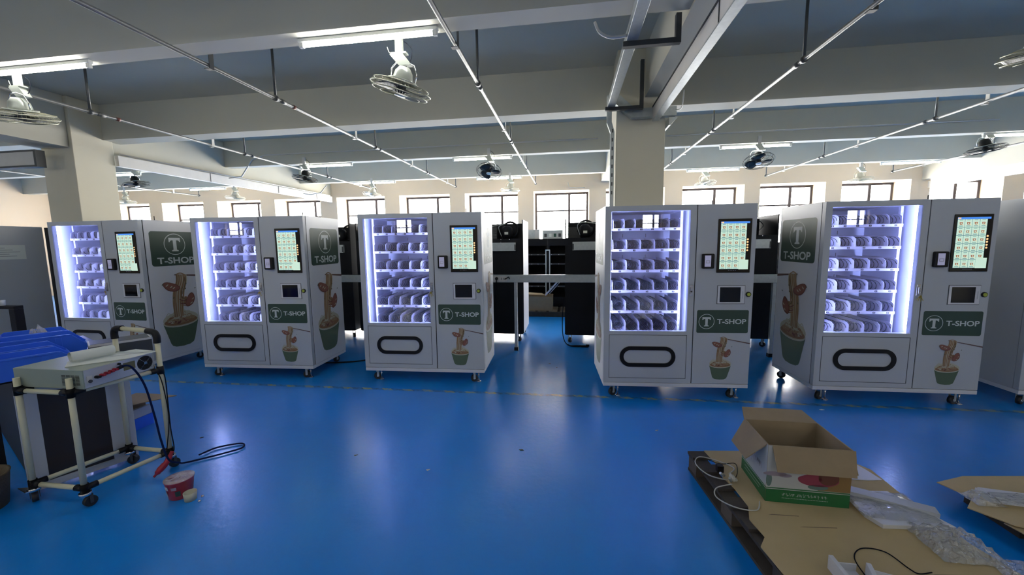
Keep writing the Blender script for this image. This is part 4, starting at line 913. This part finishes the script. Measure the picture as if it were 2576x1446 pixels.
# things behind the trolley on the floor
r = None
mb = Mb(); T = Matrix.Translation((-3.75, 2.85, .26)) @ Matrix.Rotation(-.25, 4, 'Z') @ Matrix.Rotation(.05, 4, 'X'); mb.prism([(-.20, -.12), (.05, -.16), (.24, .09), (.0, .10), (-.2, .1)], 'card', T @ Vector((0, 0, 0)), (1, 0, 0), (0, 1, 0), (0, 0, 1), .005)
tag(obj('cardboard_flap', mb), 'pointed cardboard sheet sticking out behind the trolley', 'cardboard')
mb = Mb(); mb.box((-4.0, 2.76, 0), (-3.76, 2.92, .10), 'crate'); mb.box((-4.0, 2.76, .10), (-3.77, 2.92, .18), 'boxwhite'); mb.box((-4.0, 2.78, .18), (-3.80, 2.9, .255), 'card2'); tag(obj('small_carton', mb), 'white and blue carton on the floor behind the trolley', 'carton')
# cups on the floor
c = (-2.482, 2.035); r = tag(empty('noodle_cup', (*c, 0)), 'red instant noodle cup with film lid on the floor by the trolley', 'noodle cup')
mb = Mb(); mb.lathe([(.0, 0), (.058, 0), (.061, .004), (.076, .115), (.079, .118), (.079, .122), (.074, .123)], 'tapered', (0, 0, 0), 32); obj('cup_body', mb, r)
mb = Mb(); mb.lathe([(.079, .121), (.080, .125), (.05, .127), (.0, .128)], 'film', (0, 0, 0), 32); mb.lathe([(.076, .1225), (.0, .1235)], 'tapered', (0, 0, 0), 32); obj('lid', mb, r)
p = Mb()
for a0, z0_, z1_, m in ((-2.2, .03, .06, 'boxmist'), (-2.0, .075, .10, 'boxwhite'), (-1.1, .03, .065, 'green'), (-1.35, .075, .095, 'boxmist')):
    for i in range(3):
        a1, a2 = a0+.13*i, a0+.13*(i+1); q = lambda a, z: ((.0625+.136*(z-.004)+.0008)*math.cos(a), (.0625+.136*(z-.004)+.0008)*math.sin(a), z)
        p.face([q(a1, z0_), q(a2, z0_), q(a2, z1_), q(a1, z1_)], m)
obj('cup_print', p, r, fix=False)
mb = Mb(); mb.lathe([(.032, 0), (.036, .052), (.034, .052), (.030, .006), (.0, .006)], 'n_lt', (-2.378, 2.005, 0), 28); tag(obj('sauce_cup', mb), 'small cream cup on the floor right of the red noodle cup', 'cup')
for k, (x, y) in enumerate(((-2.325, 2.03), (-2.30, 1.985))):
    mb = Mb(); mb.tube([(x, y, .008), (x+.012, y+.006, .009)], .007, 'chrome', 8); tag(obj('steel_screw', mb), ('shiny screw beside the small cream cup, farther one', 'shiny screw beside the small cream cup, nearer one')[k], 'screw')

# ------------------------------------------------------------------ pallet, carton and sheet parts at the lower right
r = tag(empty('wooden_pallet', (.83, 2.735, 0), 0.105), 'weathered wooden pallet under the cardboard sheet at lower right', 'pallet')
# local: x to the right, y negative towards the camera
LY = 1.50; LXW = 0.99
for k, x in enumerate((.0, .52, LXW-.09)):
    mb = Mb(); mb.box((x, -LY, .104), (x+.09, 0, .122), 'wood'); mb.box((x, -LY, 0), (x+.09, 0, .018), 'wood'); obj('stringer_board', mb, r)
    for yy in (0, -.46, -.94, -LY+.12):
        mb = Mb(); mb.box((x+.003, yy-.12, .018), (x+.087, yy-.002, .104), 'woodl' if yy in (0, -.46) else 'wood'); obj('pallet_block', mb, r)
for k in range(9):
    y = -.005-.166*k; mb = Mb(); j = rnd.uniform(-.012, .012); mb.box((-.006+j, y-.088, .1225), (LXW+j, y, .1405), 'wood'); obj('deck_board', mb, r, bevel=.002)
# cardboard sheet
def sheet(name, pts, z, label, m='cards', t=.005, cat='cardboard', wob=.0):
    mb = Mb(); mb.prism(pts, m, (0, 0, z), (1, 0, 0), (0, 1, 0), (0, 0, 1), t); return tag(obj(name, mb), label, cat)
edge = [(.93, 2.735), (1.75, 2.82), (1.885, 2.62), (1.875, 2.40), (1.885, 2.15), (1.89, 2.0), (1.96, 1.72), (1.99, 1.30), (.86, 1.30), (.925, 1.52), (.93, 1.70), (.905, 1.86), (.955, 1.93), (.935, 2.05), (.975, 2.16), (.965, 2.32), (.94, 2.42), (.955, 2.55)]
sh = sheet('cardboard_sheet', edge, .1415, 'big flattened cardboard sheet covering the pallet at lower right')
mb = Mb()
for a, b in (((1.55, 1.78), (1.74, 1.80)), ((1.63, 1.74), (1.70, 1.765)), ((1.16, 2.02), (1.34, 2.035)), ((1.05, 2.10), (1.20, 2.104))):
    mb.prism([(0, 0), (b[0]-a[0], b[1]-a[1]), (b[0]-a[0], b[1]-a[1]+.004), (.02, .006)], 'card2', (a[0], a[1], .1467), (1, 0, 0), (0, 1, 0), (0, 0, 1), .0004)
obj('crease', mb, sh)
# printed carton, open, with flaps
bx0, bx1, by0, by1, bz0, bz1 = 1.085, 1.497, 2.215, 2.545, .148, .475
r = tag(empty('open_carton', (bx0, by0, bz0), -.03), 'open cardboard carton with green and white print on the pallet', 'box')
w, d, hh = bx1-bx0, by1-by0, bz1-bz0; t = .006
mb = Mb()
for a, b in (((0, 0, 0), (w, t, hh)), ((0, d-t, 0), (w, d, hh)), ((0, t, 0), (t, d-t, hh)), ((w-t, t, 0), (w, d-t, hh)), ((t, t, 0), (w-t, d-t, t))): mb.box(a, b, 'card')
obj('carton_body', mb, r)
def facep(o, u, n, L, front):
    p = Print(o, u, (0, 0, 1), n); hg = .085
    p.poly([(0, 0), (L, 0), (L, hg), (0, hg)], 'boxgreen', 0); p.poly([(0, hg), (L, hg), (L, hh), (0, hh)], 'boxwhite', 0); p.poly([(0, hg-.010), (L, hg-.010), (L, hg-.006), (0, hg-.006)], 'boxwhite', 1)
    rr = random.Random(5)
    if front:
        el = lambda cx, cy, a, b, m, k: p.poly([(cx+a*math.cos(q), cy+b*math.sin(q)) for q in [i*2*PI/24 for i in range(24)]], m, k)
        p.poly([(L*.62, hg+.002), (L, hg+.002), (L, hh), (L*.70, hh)], 'boxgold', 1); el(L*.62, .145, .10, .036, 'boxpink', 2); el(L*.52, .150, .06, .020, 'boxpink', 3); el(L*.74, .16, .05, .04, 'n_red2', 3)
        el(L*.62, .105, .05, .015, 'boxteal', 2); el(L*.10, .165, .06, .013, 'boxmist', 2); el(L*.22, .158, .035, .010, 'boxmist', 2); el(L*.03, .13, .015, .04, 'boxteal', 1)
        # two rows of small characters
        for i in range(13):
            x = L*.20+i*L*.042
            for q in range(5):
                a, b = x+rr.uniform(0, .010), .040+rr.uniform(0, .013)
                if rr.random() < .5: p.poly([(a, b), (a+.008, b), (a+.008, b+.0018), (a, b+.0018)], 'boxwhite', 1)
                else: p.poly([(a, b-.004), (a+.0018, b-.004), (a+.0018, b+.006), (a, b+.006)], 'boxwhite', 1)
        for i in range(30): a = L*.20+i*L*.0185; p.poly([(a, .026), (a+.005, .026), (a+.005, .029), (a, .029)], 'boxwhite', 1)
    else:
        for i in range(10): a = .05+i*.022; p.ribbon([(a, .15+.02*math.sin(i)), (a+.008, .19), (a+.018, .155)], .003, 'boxmist', 1)
        for i in range(4): p.poly([(.25-.012*i, .17), (.246-.012*i, .17), (.243-.012*i, .19), (.247-.012*i, .19)], 'darkgrey', 1)
        p.poly([(.05, .05), (.27, .05), (.27, .054), (.05, .054)], 'boxwhite', 1); p.poly([(.05, .03), (.25, .03), (.25, .033), (.05, .033)], 'boxwhite', 1)
        p.poly([(.0+.02*i, .20+.02*(i % 2)) for i in range(4)]+[(.06, .16), (0, .15)], 'boxpink', 1)
    return p.mb
obj('printed_face', facep((0, 0, 0), (1, 0, 0), (0, -1, 0), w, True), r, fix=False)
obj('printed_face', facep((0, d, 0), (0, -1, 0), (-1, 0, 0), d, False), r, fix=False)
def flap(name, o, u, out, L, dep, ang, skew=.02):
    """hinged at o along u, length L; falls outwards by ang below horizontal"""
    o, u, out = Vector(o), Vector(u), Vector(out); v = out*math.cos(ang) + Vector((0, 0, -1))*math.sin(ang); n = u.cross(v).normalized()
    mb = Mb(); mb.prism([(0, 0), (L, 0), (L-skew, dep), (skew, dep)], 'card', o, u, v, n, .005); obj(name, mb, r)
flap('flap', (0.02, -.001, hh), (1, 0, 0), (0, -1, 0), w-.01, .135, 1.22, .012)
flap('flap', (-.001, d-.005, hh), (0, -1, 0), (-1, 0, 0), d-.02, .15, .95, .05)
flap('flap', (w, d+.001, hh), (-1, 0, 0), (0, 1, 0), w, .12, -.25, .03)
flap('flap', (w+.001, .01, hh), (0, 1, 0), (1, 0, 0), d-.02, .16, 1.25, .02)
# electronics and leads on the pallet
mb = Mb(); rr = random.Random(9)
for k in range(7):
    x, y = .965+rr.uniform(-.03, .035), 2.40+rr.uniform(-.05, .05); mb.tube([(x, y, .155+rr.uniform(0, .02)), (x+rr.uniform(-.03, .03), y+rr.uniform(-.04, .04), .16+rr.uniform(0, .04))], rr.uniform(.006, .010), ('wcable', 'galv', 'trunk')[k % 3], 8)
tag(obj('connector_parts', mb), 'tangle of white connectors lying left of the open carton', 'electronic parts')
mb = Mb(); mb.tube(smooth_pts([(.95, 2.38, .155), (.86, 2.43, .15), (.82, 2.55, .15), (.87, 2.64, .15), (.97, 2.60, .152), (1.04, 2.52, .155), (.98, 2.44, .16)], 7), .0035, 'wcable', 6)
mb.tube(smooth_pts([(.96, 2.34, .155), (.86, 2.30, .15), (.83, 2.21, .15), (.90, 2.13, .152), (1.0, 2.12, .152), (1.05, 2.20, .15)], 7), .0035, 'wcable', 6); tag(obj('loose_lead', mb), 'white loose lead looping over the pallet edge', 'cable')
mb = Mb(); mb.tube(smooth_pts([(1.0, 2.40, .155), (1.045, 2.48, .152), (1.07, 2.58, .152), (.98, 2.56, .155), (.92, 2.60, .152)], 7), .0022, 'cable', 5); tag(obj('thin_wire', mb), 'thin dark wire beside the open carton', 'wire')
mb = Mb(); mb.tube(smooth_pts([(1.262, 1.70, .152), (1.285, 1.83, .152), (1.36, 1.90, .152), (1.45, 1.89, .152), (1.48, 1.80, .152), (1.50, 1.775, .152), (1.56, 1.79, .152)], 8), .0026, 'cable', 6); tag(obj('bent_wire', mb), 'curved black wire on the cardboard at the bottom edge', 'wire')
mb = Mb(); mb.box((.925, 2.47, .147), (.962, 2.505, .187), 'black'); tag(obj('plug_block', mb), 'small black plug block behind the white connectors on the pallet', 'plug')
# sheet metal pieces
def plate(name, pts, z, t, m, label, lip=0.0, cat='metal panel'):
    mb = Mb(); mb.prism(pts, m, (0, 0, z), (1, 0, 0), (0, 1, 0), (0, 0, 1), t); return tag(obj(name, mb, bevel=.002), label, cat)
plate('sheet_metal_panel', [(1.53, 2.14), (1.56, 2.06), (1.90, 2.085), (1.79, 2.36), (1.55, 2.34)], .1468, .022, 'white', 'white metal panel in clear film right of the carton')
crumple('clear stretch film over the white panel right of the carton', (1.69, 2.22, .170), (.17, .12, .018), 14, seed=11)
mb = Mb(); T = Matrix.Translation((1.52, 2.325, .197)) @ Matrix.Rotation(-.38, 4, 'Z') @ Matrix.Rotation(.03, 4, 'Y')
mb.box((0, -.028, 0), (.40, .035, .003), 'grey', T); mb.box((0, -.031, -.018), (.40, -.028, .003), 'grey', T); tag(obj('angle_strip', mb), 'long grey angle strip lying across the white panel', 'metal strip')
mb = Mb(); o2 = [(1.62, 2.50), (1.60, 2.70), (1.84, 2.64), (1.87, 2.50)]; cc = (1.66, 2.56)
n = 24; circ = [(cc[0]+.055*math.cos(2*PI*i/n), cc[1]+.055*math.sin(2*PI*i/n)) for i in range(n)]
def sqp(a):
    c_, s_ = math.cos(a), math.sin(a); best = 9
    poly = [(1.60, 2.49), (1.87, 2.49), (1.84, 2.66), (1.60, 2.72)]
    for i in range(4):
        p1, p2 = poly[i], poly[(i+1) % 4]; dx, dy = p2[0]-p1[0], p2[1]-p1[1]; den = c_*dy - s_*dx
        if abs(den) < 1e-9: continue
        tt = ((p1[0]-cc[0])*dy - (p1[1]-cc[1])*dx)/den; uu = ((p1[0]-cc[0])*s_ - (p1[1]-cc[1])*c_)/den
        if tt > 0 and -1e-6 <= uu <= 1+1e-6: best = min(best, tt)
    return (cc[0]+c_*best, cc[1]+s_*best)
outp = [sqp(2*PI*i/n) for i in range(n)]
for z in (.147, .150):
    for i in range(n):
        j = (i+1) % n; q = [(*circ[i], z), (*outp[i], z), (*outp[j], z), (*circ[j], z)]; mb.face(q, 'chrome' if False else 'white')
for i in range(n):
    j = (i+1) % n; mb.face([(*circ[i], .147), (*circ[j], .147), (*circ[j], .150), (*circ[i], .150)], 'white'); mb.face([(*outp[i], .147), (*outp[j], .147), (*outp[j], .150), (*outp[i], .150)], 'white')
bmesh.ops.remove_doubles(mb.bm, verts=mb.bm.verts[:], dist=1e-5)
tag(obj('holed_plate', mb), 'glossy white plate with a round hole half under the carton flap', 'metal plate')
crumple('crumpled clear film trailing off the pallet right edge', (1.80, 1.98, .150), (.13, .12, .055), 16, seed=21)
crumple('strip of clear film hanging at the right end of the pallet', (1.93, 1.82, .150), (.08, .09, .03), 12, seed=31)
def bracket(label, x, y, rz, hgt, bw):
    r3 = tag(empty('metal_bracket', (x, y, .1467), rz), label, 'metal bracket', 'white metal brackets on the cardboard')
    mb = Mb(); mb.box((0, -.30, 0), (bw, 0, .004), 'white'); mb.box((0, -.30, .004), (.018, 0, hgt), 'white'); mb.box((.018, -.006, .004), (bw, 0, hgt*.55), 'white'); obj('bracket_body', mb, r3, bevel=.0015)
    mb = Mb(); mb.tube([(.009, .0005, hgt*.8), (.009, -.0005, hgt*.8)], .004, 'darkgrey', 10); obj('bolt_hole', mb, r3)
bracket('white metal bracket at the bottom edge, left one', 1.135, 1.765, -.02, .065, .11)
bracket('white metal bracket at the bottom edge, right one', 1.275, 1.752, -.30, .055, .13)
# second cardboard pile, right edge
r = tag(empty('wooden_pallet', (2.32, 2.58, 0), 0), 'low pallet under the cardboard at the right edge', 'pallet')
for k in range(4):
    mb = Mb(); mb.box((.05, -.30-.0*k+.0, 0) if k == 0 else (.05+.22*k, -.28, 0), (.15, .0, .08) if k == 0 else (.15+.22*k, 0, .08), 'wood'); obj('pallet_block', mb, r)
mb = Mb(); mb.box((0, -.32, .08), (.95, .02, .098), 'wood'); obj('deck_board', mb, r)
sheet('cardboard_sheet', [(2.235, 2.60), (2.45, 2.69), (2.85, 2.74), (3.2, 2.74), (3.2, 2.05), (2.30, 2.23), (2.19, 2.36), (2.30, 2.46)], .0985, 'torn cardboard sheet on the pallet at the right edge')
mb = Mb(); mb.prism([(0, 0), (.9, -.05), (.9, -.95), (.05, -.45)], 'cards', (2.28, 2.27, .085), (1, 0, 0), (0, 1, -.05), (0, 0, 1), .005); tag(obj('cardboard_sheet', mb), 'lower cardboard sheet at the bottom right corner', 'cardboard')
mb = Mb(); T = Matrix.Translation((2.36, 2.475, .104)) @ Matrix.Rotation(-.16, 4, 'Z')
mb.box((0, -.05, 0), (.75, .05, .025), 'white', T); mb.box((.01, -.04, .025), (.75, .05, .030), 'white', T); tag(obj('white_metal_rail', mb), 'white metal rail in film on the right edge cardboard', 'metal rail')
crumple('clear film bunched round the end of the white rail', (2.33, 2.44, .104), (.07, .06, .045), 10, seed=41); crumple('clear film lying along the white rail at the right edge', (2.62, 2.42, .132), (.25, .06, .014), 14, seed=51)
# specks on the floor
LT = [(-.25, 5.05, 'darkgrey', 'small black scrap in the middle of the gap floor'), (-.15, 4.9, 'darkgrey', 'black scrap nearest the camera in the gap'), (-1.0, 4.95, 'darkgrey', 'black scrap on the floor under the left black machine'),
      (.75, 3.3, 'paper', 'white scrap on the floor left of the pallet'), (-1.6, 2.62, 'litter', 'dark green scrap on the open blue floor at left'), (-.36, 2.85, 'litter', 'green scrap in the middle of the blue floor'), (2.35, 3.9, 'paper', 'white scrap in front of the gap between the right machines'),
      (-.98, 2.5, 'paper', 'pale scrap on the blue floor left of centre'), (-3.05, 2.72, 'paper', 'white strip on the floor right behind the trolley')]
for i, (x, y, m, lab) in enumerate(LT):
    mb = Mb(); s = .016 if m != 'darkgrey' else .010; a = i*1.1; mb.prism([(s*1.6*math.cos(a), s*.5*math.sin(a)), (s*.4, s*.7), (-s*1.3, s*.2), (-s*.5, -s*.6)], m, (x, y, .0005), (1, 0, 0), (0, 1, 0), (0, 0, 1), .003)
    tag(obj('floor_scrap', mb), lab, 'scrap', 'scraps on the blue floor')
